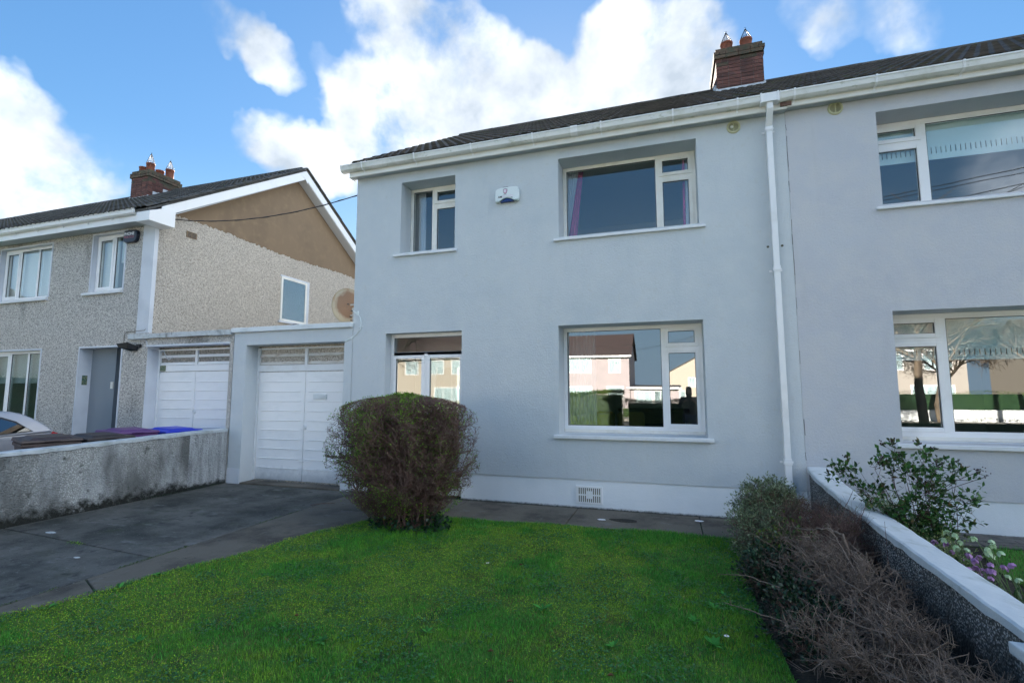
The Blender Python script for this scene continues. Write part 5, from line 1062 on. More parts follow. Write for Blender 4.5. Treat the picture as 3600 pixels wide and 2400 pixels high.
# broad weed leaves (plantain, dock) at the lawn edges
C=[];Dd=[];Nn=[];Ln=[];Wd=[]
for cx,cy,s in ((-4.3,-3.7,1),(-4.35,-4.0,1),(-4.1,-3.2,.7),(-.95,-3.35,1.1),(-.4,-3.7,1),(.1,-3.2,1.1),(.2,-3.5,1.2),(.25,-2.9,1),(-3.3,-4.6,1),(-2.2,-4.2,1.1),(-1.6,-3.9,.9),(.35,-2.6,.8),(-.2,-1.9,.8),(-4.5,-4.4,1)):
    for k in range(9):
        a = rng.uniform(0,2*math.pi); C.append((cx,cy,lawn_h(np.array(cx),np.array(cy))+.015)); Dd.append((math.cos(a),math.sin(a),rng.uniform(.05,.5))); Nn.append((0,0,1)); Ln.append(rng.uniform(.04,.085)*s); Wd.append(rng.uniform(.016,.03)*s)
V,F = leaf_mesh(C,Dd,Nn,Ln,Wd); tag(np_mesh('broad_leaf_weeds',V,F,'grass2',kind='stuff'),'broad leaved weeds dotted through the lawn','weeds')
# daisies, a dandelion bud, fallen leaves
def daisy(x,y,lab,s=1.0,tilt=.2,closed=False,m='white'):
    t = thing('daisy' if m == 'white' else 'dandelion',(x,y,lawn_h(np.array(x),np.array(y))),lab,'flower'); z = org(t).z+.055
    MB().tube([(x,y,z-.055),(x+.004,y,z)],.0012,4).build('stem','stem_green',t)
    n = 14; R = .013*s*(.45 if closed else 1); up = .012 if closed else .003; a = np.linspace(0,2*math.pi,n,endpoint=False)
    V,F = leaf_mesh(np.tile([x,y,z],(n,1)),np.stack([np.cos(a),np.sin(a),np.full(n,up/R*.6)],1),np.tile([.2,-tilt,1.],(n,1)),np.full(n,R),np.full(n,.0055*s)); np_mesh('petal',V,F,m,t)
    if m == 'white': MB().lathe([(0,.006),(.003,.005),(.0045,.002),(.0045,0)],(x,y,z),2,8).build('centre','yel',t)
daisy(-1.806,-2.597,'half closed white daisy just left of the wide open one in the lawn',1.1,closed=True); daisy(-1.633,-2.681,'wide open white daisy in the middle left of the lawn',1.25)
daisy(-.54,-2.183,'small closed white daisy in the lawn towards the large ground floor window',1.0,closed=True); daisy(.282,-3.448,'white daisy at the right of the lawn near the dead brushwood',1.4); daisy(-2.661,-2.753,'tiny pinkish white daisy bud at the left of the lawn',.9,closed=True); daisy(-3.9,-2.62,'white daisy near the drive edge of the lawn',.9,closed=True)
daisy(-.666,-2.38,'yellow dandelion bud between the white daisies',.9,closed=True,m='yel'); daisy(.042,-3.586,'yellow dandelion bud near the right hand daisy',.9,closed=True,m='yel')
for x,y,l in ((-1.371,-2.579,'curled brown fallen leaf right of the open daisy'),(-1.134,-4.0,'brown fallen leaf in the mossy front of the lawn'),(-.924,-4.262,'brown fallen leaf at the very front of the lawn'),(-.395,-4.075,'reddish fallen leaf at the front right of the lawn'),(-2.6,-4.0,'brown fallen leaf in the left part of the lawn')):
    z = lawn_h(np.array(x),np.array(y))+.03; MBq = MB().add([(x,y,z),(x+.018,y+.012,z+.012),(x+.042,y+.006,z+.004),(x+.024,y-.010,z+.014),(x+.014,y+.001,z-.002)],[(0,4,1),(4,2,1),(0,3,4),(4,3,2)]); tag(MBq.build('fallen_leaf','deadleaf'),l,'leaf')
def splat(name,x,y,r,lab,m,sx=1.6,z=-.0675):
    P = [(x+sx*r*(.75+.35*random.random())*math.cos(t),y+r*(.7+.4*random.random())*math.sin(t)) for t in np.linspace(0,2*math.pi,15)[:-1]]
    tag(MB().prism(P,2,z,z+.0025).build(name,m),lab,'stain')
splat('bird_dropping',-.898,-.541,.035,'white bird dropping on the path left of the dark stain','ink_white'); splat('bird_dropping',.273,-.237,.04,'white bird dropping on the path near the evergreen bush','ink_white'); splat('bird_dropping',-5.62,-3.55,.02,'white bird dropping on the dark drive','coping_w',2); splat('pale_patch',-6.9,-3.06,.035,'pale patch at the corner of the drive joint','coping',2.2)
splat('dark_stain',-.62,-.50,.085,'black wet stain on the path under the large window','soil',2.2,-.0678)
tag(MB().tube([(-4.95,-1.05,-.055),(-4.83,-.93,-.045),(-4.75,-.88,-.055),(-4.7,-.82,-.05)],.004,4).build('twig','twig'),'small fallen twig on the drive','twig')

# ------------------------------------------------------------------ the big clipped bush
def env_r(z):   # horizontal radius of the bush by height above ground
    zs = [-.10,.05,.2,.4,.6,.9,1.15,1.30,1.40,1.47,1.50]; rs = [.26,.42,.62,.86,.98,1.01,.985,.90,.76,.50,.12]; return np.interp(z,zs,rs)
BC = np.array([-3.205,-1.52]); BS = np.array([1.0,.74]); BASE = np.array([-3.10,-1.62])
def clip_env(P, f=1.0):
    q = (P[:,:2]-BC)/BS; r = np.linalg.norm(q,axis=1)+1e-9; R = env_r(P[:,2])*f; s = np.minimum(1,R/r); P = P.copy(); P[:,:2] = BC+q*s[:,None]*BS; return P
BU = thing('clipped_bush',(-3.1,-1.6,-.07),'large rounded clipped bush of brown twigs and small green leaves before the porch','bush')
ns = 150; S0=[];S1=[];A0=[];A1=[]; tips=[]; tipd=[]
for i in range(ns):
    a = rng.uniform(0,2*math.pi); rb = rng.uniform(0,.30); p0 = np.array([BASE[0]+rb*math.cos(a)*1.2,BASE[1]+rb*math.sin(a)*.8,-.08]); th = a+rng.normal(0,.35)
    zt = rng.choice([rng.uniform(.35,1.1),rng.uniform(1.1,1.45)],p=[.35,.65]); f = math.sqrt(rng.uniform(.05,1)); R = env_r(zt)*.93*f; p1 = np.array([BC[0]+R*math.cos(th)*BS[0],BC[1]+R*math.sin(th)*BS[1],zt])
    L = np.linalg.norm(p1-p0); mid = p0*.5+p1*.5; mid[:2] += (p1[:2]-p0[:2])*rng.uniform(-.16,.04); mid += rng.normal(0,.04,3)
    T = np.linspace(0,1,9)[:,None]; Pp = (1-T)**2*p0+2*T*(1-T)*mid+T**2*p1; Pp[1:-1] += rng.normal(0,.008,(7,3)); r0 = rng.uniform(.005,.012)
    for k in range(8): S0.append(Pp[k]);S1.append(Pp[k+1]);A0.append(r0*(1-.095*k));A1.append(r0*(1-.095*(k+1)))
    for k in range(2,9):
        for _ in range(3 if k > 3 else 1):
            s = Pp[min(k,8)]; out = np.array([s[0]-BC[0],s[1]-BC[1],(s[2]-.7)*.8]); out /= np.linalg.norm(out)+1e-6; d = out*.55+rdir(1)[0]*.7+np.array([0,0,.5]); d /= np.linalg.norm(d); l = rng.uniform(.15,.42); q = clip_env((s+d*l)[None],1.0)[0]; q[2] = min(q[2],1.475+rng.normal(0,.012))
            S0.append(s);S1.append(q);A0.append(.0034);A1.append(.0018); tips.append((s,q))
SE=[];EE=[]
for s,q in tips:
    for t in (.35,.6,.8,1.0):
        for _ in range(2):
            c = s+(q-s)*t; d = (q-s)/(np.linalg.norm(q-s)+1e-6)*.5+rdir(1)[0]*.8+np.array([0,0,.35]); d /= np.linalg.norm(d); e = c+d*rng.uniform(.06,.16); SE.append(c); EE.append(e)
SE=np.array(SE);EE=np.array(EE); EE = clip_env(EE,.995+rng.normal(0,.014,len(EE))); EE[:,2] = np.minimum(EE[:,2],1.49+rng.normal(0,.015,len(EE)))
V,F = seg_mesh(S0,S1,A0,A1); np_mesh('branches',V,F,'twig',BU,kind='stuff')
V,F = seg_mesh(SE,EE,np.full(len(SE),.0025),np.full(len(SE),.0014)); np_mesh('fine_twigs',V,F,'twig',BU,kind='stuff')
# third order
idx = rng.integers(0,len(SE),44000); t = rng.uniform(.3,1,len(idx))[:,None]; c = SE[idx]*(1-t)+EE[idx]*t; e = clip_env(c+(rdir(len(idx))+np.array([0,0,.3]))*rng.uniform(.02,.055,len(idx))[:,None],1.025); e[:,2] = np.minimum(e[:,2],1.515+rng.normal(0,.012,len(e)))
V,F = seg_mesh(c,e,np.full(len(c),.0018),np.full(len(c),.0011)); np_mesh('fine_twigs',V,F,'twig',BU,kind='stuff')
# leaves: most at upper left and outer shell
wgt = np.clip(.25+.9*np.clip((-3.1-e[:,0])/.8,0,1)+.35*(e[:,2] > 1.2)+.25*(e[:,2] < .5),0,1.3)*vnoise(e[:,0]*2+e[:,2],e[:,2]*2+e[:,1],2.2,77)**1.5
k = rng.random(len(e)) < wgt*2.2; C = np.repeat(e[k],2,0)+rng.normal(0,.010,(k.sum()*2,3)); n = len(C)
V,F = leaf_mesh(C,rdir(n)+np.array([0,0,.4]),rdir(n),rng.uniform(.012,.024,n),rng.uniform(.008,.015,n)); np_mesh('leaves',V,F,'leaf_new',BU,kind='stuff')
# ivy at the foot
n = 800; a = rng.uniform(0,2*math.pi,n); r = np.sqrt(rng.random(n))*.42; C = np.stack([-3.05+r*np.cos(a)*1.25,-1.62+r*np.sin(a)*.75,-.05+rng.random(n)**1.5*.30*(1-r/.8)],1)
V,F = leaf_mesh(C,rdir(n)*np.array([1,1,.4])+np.array([0,-.3,-.1]),np.tile([0,-.6,.8],(n,1))+rng.normal(0,.4,(n,3)),rng.uniform(.03,.06,n),rng.uniform(.03,.055,n)); tag(np_mesh('ivy',V,F,'leaf_ivy',kind='stuff'),'dark ivy creeping round the foot of the clipped bush','ivy')
n = 900; C = np.stack([rng.uniform(-3.9,-2.2,n),rng.normal(-1.35,.18,n),rng.uniform(-.05,.28,n)],1); C = clip_env(C,1.15); V,F = leaf_mesh(C,rdir(n)+np.array([0,0,.4]),rdir(n),rng.uniform(.012,.022,n),rng.uniform(.008,.014,n)); np_mesh('leaves',V,F,'leaf_new',BU,kind='stuff')

# ------------------------------------------------------------------ generic shrub
def shrub(name, label, cat, base, c, rad, nst, nbr, ntw, stem_m, leaf_m, nleaf, ll, lw, stem_r=.006, up=.5, thorny=False, tw_l=(.05,.12), zmin=-.03, group=None, kink=.015, droop=0, leafshell=0, leafpart='leaves', flat=1):
    t = thing(name,base,label,cat,group); base = np.array(base,float); c = np.array(c,float); rad = np.array(rad,float); A=[];B=[];ra=[];rb=[]; pts=[]
    for i in range(nst):
        p0 = base+np.array([rng.normal(0,rad[0]*.18),rng.normal(0,rad[1]*.18),0]); u = rdir(1)[0]; u[2] = abs(u[2])*.9+.05 if up > 0 else u[2]; p1 = c+u*rad*rng.uniform(.6,1); m_ = (p0+p1)/2+rng.normal(0,.06,3)*np.linalg.norm(p1-p0); m_[2] += .1*up*np.linalg.norm(p1-p0)
        T = np.linspace(0,1,8)[:,None]; P = (1-T)**2*p0+2*T*(1-T)*m_+T**2*p1; P[1:-1] += rng.normal(0,kink,(6,3)); P[:,2] = np.maximum(P[:,2],zmin)
        for k in range(7): A.append(P[k]);B.append(P[k+1]);ra.append(stem_r*(1-.1*k));rb.append(stem_r*(1-.1*(k+1)))
        for _ in range(nbr):
            k = rng.integers(2,8); s = P[k]; d = (s-c)/rad*.6+rdir(1)[0]+np.array([0,0,up*.6]); d /= np.linalg.norm(d); l = np.mean(rad)*rng.uniform(.2,.6); e = s+d*l; q = (e-c)/rad; nn = np.linalg.norm(q); e = c+q/max(nn,1)*rad if nn > 1.08 else e; e[2] = max(e[2],zmin)
            m2 = (s+e)/2+rng.normal(0,.02,3); A += [s,m2]; B += [m2,e]; ra += [stem_r*.45,stem_r*.36]; rb += [stem_r*.36,stem_r*.25]; pts.append((s,m2,e))
    V,F = seg_mesh(A,B,ra,rb); np_mesh('stems',V,F,stem_m,t,kind='stuff')
    a=[];b_=[]
    for s,m2,e in pts:
        for _ in range(ntw):
            w = rng.random(); p = s*(1-2*w)+m2*2*w if w < .5 else m2*(2-2*w)+e*(2*w-1); dd = (e-s)/(np.linalg.norm(e-s)+1e-6)
            if thorny: pr = np.cross(dd,rdir(1)[0]); d = pr/np.linalg.norm(pr)+dd*.5
            else: d = dd*.5+rdir(1)[0]*.9+np.array([0,0,up*.5])
            d /= np.linalg.norm(d); q = p+d*rng.uniform(*tw_l); q[2] = max(q[2],zmin); a.append(p); b_.append(q)
    a=np.array(a);b_=np.array(b_)
    V,F = seg_mesh(a,b_,np.full(len(a),stem_r*.26),np.full(len(a),stem_r*.12)); np_mesh('twigs',V,F,stem_m,t,kind='stuff')
    ends = np.concatenate([b_,np.array([p[2] for p in pts])])
    if nleaf:
        i = rng.integers(0,len(ends),nleaf); C = ends[i]+rng.normal(0,.014,(nleaf,3))
        if leafshell:
            q = np.linalg.norm((C-c)/rad,axis=1); k = q > leafshell*rng.random(nleaf)**.4; C = C[k]
        n = len(C); out = (C-c)/rad; Dd = out*.6+rdir(n)*.8+np.array([0,0,.25]); V,F = leaf_mesh(C,Dd,rdir(n)*.6+np.array([0,0,flat]),rng.uniform(*ll,n),rng.uniform(*lw,n)); np_mesh(leafpart,V,F,leaf_m,t,kind='stuff')
    return t, ends
shrub('evergreen_bush','small grey green leaved bush against the white plinth by the downpipe','bush',(.98,-1.0,-.07),(.93,-1.0,.14),(.37,.33,.40),34,9,7,'twig','leaf_grey',13000,(.022,.040),(.009,.015),leafshell=.5,flat=.3)
shrub('evergreen_bush','upright tip of grey green leaves in front of the downpipe','bush',(1.1,-.85,-.05),(1.02,-.85,.32),(.22,.16,.24),14,8,7,'twig','leaf_grey',3600,(.022,.042),(.010,.016),leafshell=.4,flat=.3)
shrub('low_shrub','lower grey green shrub at the lawn edge below the evergreen bush','shrub',(.78,-1.45,-.07),(.78,-1.42,.08),(.26,.34,.26),26,8,7,'twig','leaf_grey',7000,(.018,.034),(.008,.014),leafshell=.5,flat=.3)
shrub('low_shrub','yellow green leafy shrub among the bare twigs at the lawn edge','shrub',(.95,-1.9,-.07),(.93,-1.88,.12),(.24,.26,.24),16,7,5,'twig','leaf_mid',900,(.025,.04),(.018,.028),leafshell=.6)
shrub('low_shrub','dark ivy like shrub spilling on the lawn at the right edge','shrub',(.72,-2.3,-.07),(.75,-2.35,.03),(.22,.55,.18),20,8,6,'twig','leaf_ivy',2600,(.022,.04),(.018,.03))
shrub('low_shrub','dark leafy undergrowth at the foot of the dead brushwood','shrub',(.80,-3.2,-.07),(.82,-3.2,.02),(.26,.6,.14),20,8,5,'twig','leaf_ivy',2200,(.022,.04),(.018,.03))
shrub('bare_shrub','fine brown bare twigs heaped against the far part of the mossy wall','shrub',(1.25,-1.35,-.07),(1.2,-1.3,.12),(.36,.55,.34),60,10,8,'twig','leaf_mid',500,(.012,.02),(.008,.012),stem_r=.0045,tw_l=(.05,.15))
shrub('bare_shrub','reddish brown bare twigs leaning on the white wall top','shrub',(1.4,-1.85,-.07),(1.35,-1.85,.14),(.30,.45,.40),40,9,8,'twig','leaf_mid',200,(.012,.02),(.008,.012),stem_r=.0045,tw_l=(.05,.16))
for i,(x,y,rx,ry,rz,lab,n) in enumerate(((1.05,-2.45,.40,.46,.40,'grey thorny dead brushwood in the middle of the right hand bed',26),(1.15,-3.05,.40,.50,.38,'grey thorny dead brushwood beside the near part of the mossy wall',30),(.98,-3.65,.40,.45,.34,'tangle of pale dead stems at the bottom right of the lawn',30),(1.2,-4.3,.35,.5,.34,'dead stems at the very near end of the bed',24))):
    shrub('thorny_brushwood',lab,'dead shrub',(x+.1,y,-.06),(x,y,.07),(rx,ry,rz),n,11,8,'twig_grey','leaf_mid',0,(0,1),(0,1),stem_r=.008,up=.95,thorny=True,tw_l=(.03,.11),kink=.022,group='dead thorny brushwood')
# the long pale canes that reach out over the lawn, and the thick bent branch
def cane(pts, r, lab, thorns=16, m='twig_grey', L=.05, name='bare_cane'):
    t = thing(name,pts[0],lab,'branch'); P = [Vector(p) for p in pts]; Q = []
    for i in range(len(P)-1):
        for k in range(6): Q.append(P[i].lerp(P[i+1],k/6)+Vector(rng.normal(0,r*.4,3)))
    Q.append(P[-1]); b = MB().tube(Q,[r*(1-.75*i/len(Q)) for i in range(len(Q))],6)
    b.build('cane',m,t); a=[];e=[]
    for _ in range(thorns):
        i = int(rng.integers(1,len(Q)-1)); d = (Q[i+1]-Q[i]).normalized(); s = d.cross(Vector(rdir(1)[0])).normalized(); w = (s+d*.4).normalized(); a.append(np.array(Q[i])); e.append(np.array(Q[i]+w*float(rng.uniform(.3,1))*L))
    V,F = seg_mesh(a,e,np.full(len(a),r*.32),np.full(len(a),r*.1)); np_mesh('spurs',V,F,m,t,kind='stuff')
cane([(1.25,-2.55,.0),(1.24,-2.53,.25),(1.22,-2.5,.45),(1.14,-2.32,.44),(1.05,-2.05,.36),(.98,-1.85,.33)],.014,'thick bent grey branch arching over the brushwood beside the mossy wall',20)
cane([(1.33,-3.35,-.0),(1.22,-2.95,.18),(1.16,-2.62,.40),(1.13,-2.45,.52)],.011,'stout upright thorny cane below the bent branch',40,L=.08)
cane([(1.35,-2.95,.05),(1.1,-2.75,.18),(.85,-2.35,.34)],.008,'long grey cane slanting towards the evergreen bush',20)
cane([(1.0,-3.2,.0),(.75,-3.0,.16),(.48,-2.85,.19),(.30,-2.82,.17)],.006,'long pale cane reaching left over the lawn',14)
cane([(.95,-3.7,.0),(.6,-3.45,.14),(.28,-3.3,.15)],.0055,'shorter pale cane reaching left over the lawn nearer the viewer',12)
cane([(1.0,-2.2,.05),(.75,-2.35,.28),(.55,-2.5,.42)],.0045,'thin pale cane sticking up at the left of the brushwood',12)
cane([(1.35,-1.6,.1),(1.5,-1.55,.45),(1.6,-1.5,.62),(1.52,-1.4,.70)],.0035,'thin dark twig arching up over the white wall top',8,m='twig')
cane([(1.3,-2.1,.1),(1.48,-1.95,.42),(1.62,-1.8,.58),(1.78,-1.7,.66)],.0042,'reddish twig reaching across the white wall top',10,m='twig')
cane([(1.48,-2.7,.0),(1.50,-2.5,.3),(1.53,-2.4,.55)],.0035,'thin upright twig in front of the mossy wall',10,m='twig',L=.08)
cane([(1.4,-3.6,.1),(1.25,-3.3,.22),(1.0,-3.05,.32)],.010,'thick grey stem crossing the near brushwood',16)
cane([(1.45,-3.9,.05),(1.2,-3.7,.20),(.85,-3.6,.26)],.011,'thick stem lying across the bottom right corner',16)

# ------------------------------------------------------------------ plants beyond the party wall
t, ends = shrub('berry_shrub','open shrub with dark green leaves and black berry clusters beyond the white topped wall','shrub',(2.10,-1.72,-.05),(1.93,-1.60,.66),(.55,.26,.40),17,7,5,'stem_red','leaf_dk',2600,(.036,.066),(.022,.038),stem_r=.0055,up=.6,tw_l=(.05,.12),kink=.012,zmin=.05,leafshell=.5)
hi = ends[np.argsort(-(np.linalg.norm((ends-np.array([1.93,-1.6,.60]))/np.array([.55,.26,.45]),axis=1)+ends[:,2]*.5))][:60]; pick = []
for e in hi:
    if e[2] > .55 and all(np.linalg.norm(e-q) > .075 for q in pick): pick.append(e)
    if len(pick) >= 14: break
for e in pick:
    b = MB()
    for _ in range(9):
        p = e+rng.normal(0,.014,3)+np.array([0,0,.012]); b.lathe([(0,-.006),(.0055,-.003),(.0062,.001),(.0045,.005),(0,.0065)],p,2,7); b.tube([tuple(e),tuple(p)],.0009,3,cap=False)
    b.build('berry_cluster','berry',t)
for x,y,z,dx,lab in ((2.05,-1.65,.55,.5,0),(2.1,-1.65,.6,.42,0)):
    b = MB().tube([(x,y,z),(x+dx*.5,y,z+.16),(x+dx,y,z+.27)],.0025,4); 
    for _ in range(7):
        p = np.array([x+dx,y,z+.28])+rng.normal(0,.015,3); b.lathe([(0,-.006),(.0062,0),(0,.006)],p,2,7)
    b.build('berry_cluster','berry',t)
shrub('variegated_shrub','low cream and green variegated shrub hugging the inner side of the white wall top','shrub',(1.98,-1.25,-.05),(1.97,-1.2,.22),(.15,.75,.25),30,9,8,'stem_green','leaf_var',5200,(.018,.034),(.007,.012),stem_r=.004,zmin=-.04)
shrub('variegated_shrub','darker variegated shrub near the hellebores','shrub',(2.05,-2.05,-.05),(2.03,-2.0,.20),(.18,.30,.16),20,8,7,'stem_green','leaf_var',2300,(.018,.034),(.007,.012),stem_r=.004,zmin=-.04)
HB = thing('hellebore',(2.05,-2.9,-.05),'hellebore clump with nodding pink and greenish white flowers over the wall on the right','flower')
A=[];B=[];fl=[];C=[];Dd=[]
def hpt(px,py,X): # a point on the plane x = X seen along a direction measured once on site
    v = _r2*((px-1800)/1723.6)+_u2*(-(py-1200)/1723.6)+_f; return np.array(CAMP+v*(X/v.x))
FL = [(3325,1862,'w'),(3365,1875,'w'),(3322,1890,'w'),(3425,1885,'w'),(3485,1895,'w'),(3490,1910,'w'),(3480,1925,'w'),(3490,1945,'w'),(3510,1935,'w'),(3355,1915,'w'),(3400,1925,'w'),(3470,1932,'w'),(3548,2020,'w'),(3572,2030,'w'),
      (3300,1935,'p'),(3310,1945,'p'),(3362,1920,'p'),(3355,1935,'p'),(3385,1955,'p'),(3410,1945,'p'),(3425,1960,'p'),(3435,1950,'p'),(3365,1980,'p'),(3395,1990,'p'),(3430,1988,'p'),(3445,1995,'p'),(3480,1975,'p'),(3470,1995,'p'),(3490,1998,'p'),(3450,2015,'p'),(3485,2025,'p'),(3530,1985,'p'),(3545,1978,'p'),(3460,2035,'p'),(3420,2020,'p'),(3500,2065,'p'),(3320,1905,'p'),(3280,1895,'p'),(3380,1900,'w')]
for px,py,c_ in FL:
    X = rng.uniform(1.92,2.18); p = hpt(px,py,X); b0 = np.array([2.1+rng.normal(0,.06),p[1]+rng.normal(0,.06),-.05]); m_ = p*.55+b0*.45+np.array([0,0,.07]); A += [b0,m_]; B += [m_,p+np.array([0,0,.008])]; fl.append((p,c_))
    for _ in range(5): C.append(m_*rng.uniform(.6,1)+b0*0+(p-m_)*rng.random()*.6+rng.normal(0,.02,3)+ (b0-m_)*rng.random()*.25); Dd.append(rdir(1)[0]+np.array([0,0,.1]))
V,F = seg_mesh(A,B,np.full(len(A),.003),np.full(len(A),.0022)); np_mesh('stems',V,F,'stem_green',HB,kind='stuff')
C = np.array([np.clip(q,[1.84,-9,-.04],[9,9,9]) for q in C]); n = len(C); V,F = leaf_mesh(C,Dd,rdir(n)*.5+np.array([0,0,1]),rng.uniform(.04,.08,n),rng.uniform(.018,.03,n)); np_mesh('leaves',V,F,'leaf_hel',HB,kind='stuff')
n = 500; C = np.stack([rng.uniform(1.88,2.4,n),rng.uniform(-3.6,-2.2,n),rng.uniform(-.03,.16,n)],1); V,F = leaf_mesh(C,rdir(n)+np.array([0,0,.3]),rdir(n)*.5+np.array([0,0,1]),rng.uniform(.05,.10,n),rng.uniform(.02,.035,n)); np_mesh('leaves',V,F,'leaf_hel',HB,kind='stuff')
for p,c_ in fl:
    ax = Vector((rng.normal(0,.4)-.25,rng.normal(0,.4)-.35,-.8)).normalized(); e1 = ax.orthogonal().normalized(); e2 = ax.cross(e1); b = MB(); R = rng.uniform(.023,.033)
    for k in range(5):
        t0 = 2*math.pi*k/5+rng.random()*.3; r_ = e1*math.cos(t0)+e2*math.sin(t0); s_ = ax.cross(r_); P0 = Vector(p); op = rng.uniform(.5,1.0)
        P1 = P0+r_*R*.55*op+ax*R*.35; P2 = P0+r_*R*1.0*op+ax*R*.95
        b.add([P0,P1+s_*R*.52,P2+s_*R*.33,P2+r_*R*.16+ax*R*.22,P2-s_*R*.33,P1-s_*R*.52],[(0,1,5),(1,2,4,5),(2,3,4)],0,True)
    b.build('flower','petal_p' if c_ == 'p' else 'petal_w',HB)

# ------------------------------------------------------------------ behind the viewer: hedge, trees, the photographer
def hedge(x0,x1,y0,y1,z0,z1,n,lab):
    t = thing('hedge',((x0+x1)/2,(y0+y1)/2,z0),lab,'hedge'); box('dense_core','leaf_ivy',x0+.12,x1-.12,y0+.12,y1-.12,z0,z1-.12,t)
    C = np.stack([rng.uniform(x0,x1,n),np.where(rng.random(n) < .7,y1-.02-rng.random(n)**2*.25,rng.uniform(y0,y1,n)),rng.uniform(z0,z1,n)],1); tp = rng.random(n) < .25; C[tp,2] = z1-rng.random(tp.sum())**2*.12+rng.normal(0,.03,tp.sum())
    C[:,2] += .05*np.sin(C[:,0]*2.1); V,F = leaf_mesh(C,rdir(n)+np.array([0,.4,.4]),rdir(n),rng.uniform(.03,.06,n),rng.uniform(.02,.035,n)); np_mesh('leaves',V,F,'hedge',t,kind='stuff')
hedge(-4.5,-1.75,-12.4,-11.7,-.2,1.52,15000,'tall green garden hedge behind the viewer'); hedge(-1.75,1.5,-12.4,-11.8,-.2,1.22,9000,'lower green garden hedge behind the viewer')
hedge(2.0,14,-12.4,-11.9,-.2,.62,6000,'long low hedge in front of the right hand garden'); hedge(4,26,-25.2,-24.5,-.2,1.5,12000,'clipped hedge across the street on the right')
hedge(-19.4,-18.4,-11.6,-.4,-.2,2.1,9000,'tall dark hedge along the far side of the left hand garden')
hedge(-18,-13.6,-12.4,-11.7,-.2,1.6,9000,'dark hedge in front of the left hand garden')
def tree(x,y,h,lab,seed,spread=.5,lo=.25):
    r = np.random.default_rng(seed); t = thing('bare_tree',(x,y,-.1),lab,'tree'); A=[];B=[];ra=[];rb=[]; tw=[[],[]]
    def grow(p,d,L,rad,lv):
        n = 4; 
        for k in range(n):
            q = p+d*L/n+r.normal(0,L*.02,3); (A if lv < 3 else tw[0]).append(p); (B if lv < 3 else tw[1]).append(q)
            if lv < 3: ra.append(rad*(1-.12*k)); rb.append(rad*(1-.12*(k+1)))
            if lv < (5 if h > 9.2 else 4) and k >= (2 if lv == 0 else 0):
                for _ in range(2 if lv < 4 else 1):
                    w = r.normal(size=3); w -= d*np.dot(w,d); w /= np.linalg.norm(w); dd = d*.65+w*spread*1.3+np.array([0,0,.18]); grow(q,dd/np.linalg.norm(dd),L*r.uniform(.5,.72),rad*.55,lv+1)
            p = q
    grow(np.array([x,y,-.2]),np.array([r.normal(0,.04),r.normal(0,.04),1.]),h*.42,h*.022,0)
    V,F = seg_mesh(A,B,ra,rb); np_mesh('trunk_and_limbs',V,F,'bark',t)
    V,F = seg_mesh(tw[0],tw[1],np.full(len(tw[0]),.010),np.full(len(tw[0]),.006)); np_mesh('crown',V,F,'bark',t,kind='stuff')
tree(8.4,-13.2,9.0,'bare street tree behind the viewer, its trunk mirrored in the right hand ground floor window',5,.62)
tree(2.9,-13.3,7.5,'bare tree with low branches mirrored in the large ground floor window',12,.75)
tree(13.0,-23,8.5,'bare street tree farther right behind the viewer',6,.6)
tree(-13,-13.4,9,'bare street tree behind the viewer on the left',8,.6)
tree(17,-23,8,'bare tree on the far pavement to the right',9,.6)
tree(5.6,-27,7.5,'bare tree in the gardens across the street, left of three',21,.7)
tree(10.2,-28,8.2,'bare tree in the gardens across the street, middle of three',22,.7)
tree(15.5,-27.5,7.8,'bare tree in the gardens across the street, right of three',23,.7)
# photographer, seen only in the window panes
PP = Vector((.46,-7.28,-.06))
def skin_body(name, verts, edges, radii, m, parent, sub=1):
    me = bpy.data.meshes.new(name); me.from_pydata([tuple(Vector(v)+PP-org(parent)) for v in verts],edges,[]); o = bpy.data.objects.new(name,me); COL.objects.link(o); o.parent = parent; me.materials.append(MT[m])
    s = o.modifiers.new('skin','SKIN'); s.use_smooth_shade = True
    for i,rd in enumerate(radii): me.skin_vertices[0].data[i].radius = rd if isinstance(rd,tuple) else (rd,rd)
    me.skin_vertices[0].data[0].use_root = True; u = o.modifiers.new('sub','SUBSURF'); u.levels = sub; u.render_levels = sub; ORG[o.name] = org(parent); return o
PN = thing('person',tuple(PP),'person in a dark hoodie and jeans raising a camera, mirrored in the window','person')
v = [(0,0,.93),(0,.01,1.12),(0,0,1.34),(0,.0,1.45),(0,.02,1.53),(0,.03,1.62),(0,.02,1.72),(.19,0,1.39),(.27,.02,1.14),(.16,.20,1.28),(-.19,0,1.39),(-.27,.02,1.14),(-.16,.20,1.28),(.10,0,.88),(.12,.02,.48),(.13,-.02,.07),(.13,.14,.03),(-.10,0,.88),(-.12,.02,.48),(-.13,-.02,.07),(-.13,.14,.03)]
e = [(0,1),(1,2),(2,3),(3,4),(4,5),(5,6),(2,7),(7,8),(8,9),(2,10),(10,11),(11,12),(0,13),(13,14),(14,15),(15,16),(0,17),(17,18),(18,19),(19,20)]
skin_body('body',v,e,[(.15,.11),(.15,.11),(.17,.12),.07,.065,(.085,.10),(.06,.07),.075,.05,.035,.075,.05,.035,.09,.065,.045,.04,.09,.065,.045,.04],'cloth',PN)
skin_body('trousers',[(0,0,.95),(.10,0,.88),(.12,.02,.48),(.13,-.02,.10),(-.10,0,.88),(-.12,.02,.48),(-.13,-.02,.10)],[(0,1),(1,2),(2,3),(0,4),(4,5),(5,6)],[(.165,.125),.10,.075,.06,.10,.075,.06],'jeans',PN)
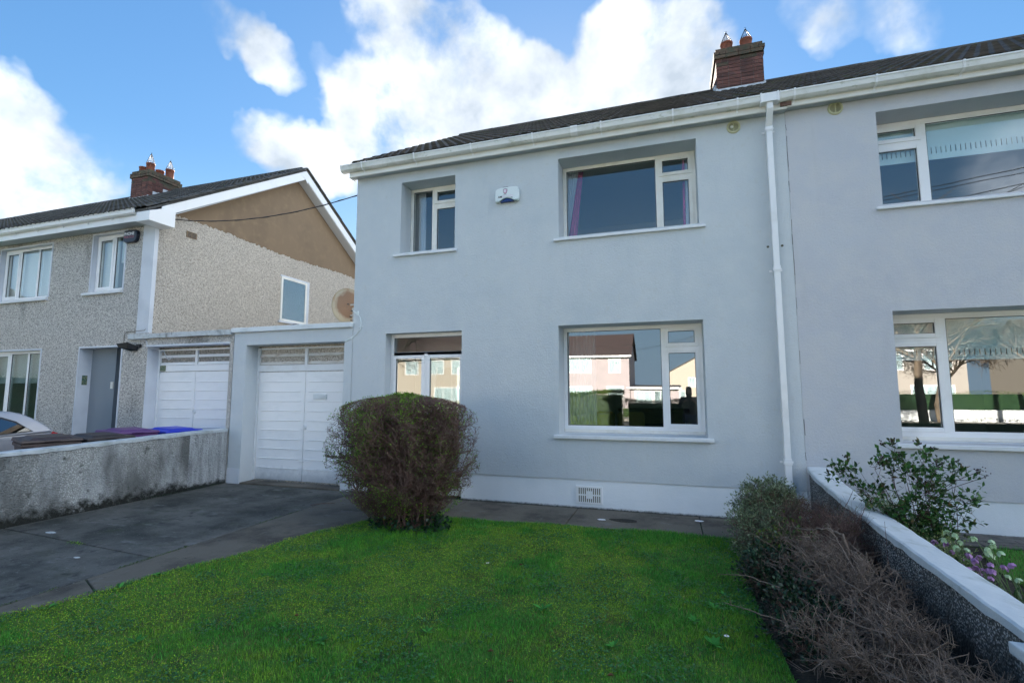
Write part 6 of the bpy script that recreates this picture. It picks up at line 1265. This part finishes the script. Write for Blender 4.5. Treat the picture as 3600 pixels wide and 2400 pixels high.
skin_body('hood',[(0,-.07,1.44),(0,-.045,1.56),(0,-.01,1.70),(0,.05,1.745)],[(0,1),(1,2),(2,3)],[(.10,.07),(.095,.09),(.085,.08),(.06,.03)],'cloth',PN)
skin_body('face',[(0,.075,1.53),(0,.085,1.60),(0,.07,1.67)],[(0,1),(1,2)],[.05,.062,.055],'skin',PN)
b = MB(); b.lathe([(0,-.014),(.012,-.01),(.014,0),(.008,.012),(0,.016)],PP+Vector((0,.155,1.60)),1,8); b.lathe([(.0,-.01),(.014,-.008),(.016,.006),(0,.01)],PP+Vector((.072,.03,1.60)),0,8); b.lathe([(.0,-.01),(.014,-.008),(.016,.006),(0,.01)],PP+Vector((-.072,.03,1.60)),0,8); b.build('nose_and_ears','skin',PN)
for sx in (.03,-.03): MB().lathe([(0,-.006),(.010,-.004),(.012,.002)],PP+Vector((sx,.142,1.63)),1,8).build('eye','black',PN)
for s in (1,-1):
    w = (s*.16,.20,1.28); hv = [w,(s*.12,.24,1.33),(s*.09,.26,1.37)]; he = [(0,1),(1,2)]; hr = [.032,(.036,.02),(.036,.018)]
    for k in range(4):
        bs = len(hv); x0 = s*(.10-.018*k*.6); z0 = 1.395-.02*k; hv += [(x0*.9,.275,z0),(x0*.62,.30,z0+.012),(x0*.42,.295,z0+.008-.004*k)]; he += [(2,bs),(bs,bs+1),(bs+1,bs+2)]; hr += [.010,.009,.007]
    bs = len(hv); hv += [(s*.085,.235,1.40),(s*.06,.225,1.415)]; he += [(1,bs),(bs,bs+1)]; hr += [.012,.009]
    skin_body('hand',hv,he,hr,'skin',PN)
CM = thing('camera_body',tuple(PP+Vector((0,.24,1.42))),'black camera held up by the person','camera'); q = PP+Vector((0,0,0))
# kept behind the viewpoint so that it never stands in front of the lens
MB().box(q.x-.06,q.x+.06,q.y+.225,q.y+.275,q.z+1.36,q.z+1.45).box(q.x-.02,q.x+.02,q.y+.225,q.y+.27,q.z+1.45,q.z+1.475).build('housing','black',CM,bevel=.008); MB().lathe([(0,-.03),(.035,-.03),(.035,.04),(0,.04)],(q.x,q.y+.30,q.z+1.40),1,18).build('lens','black',CM)
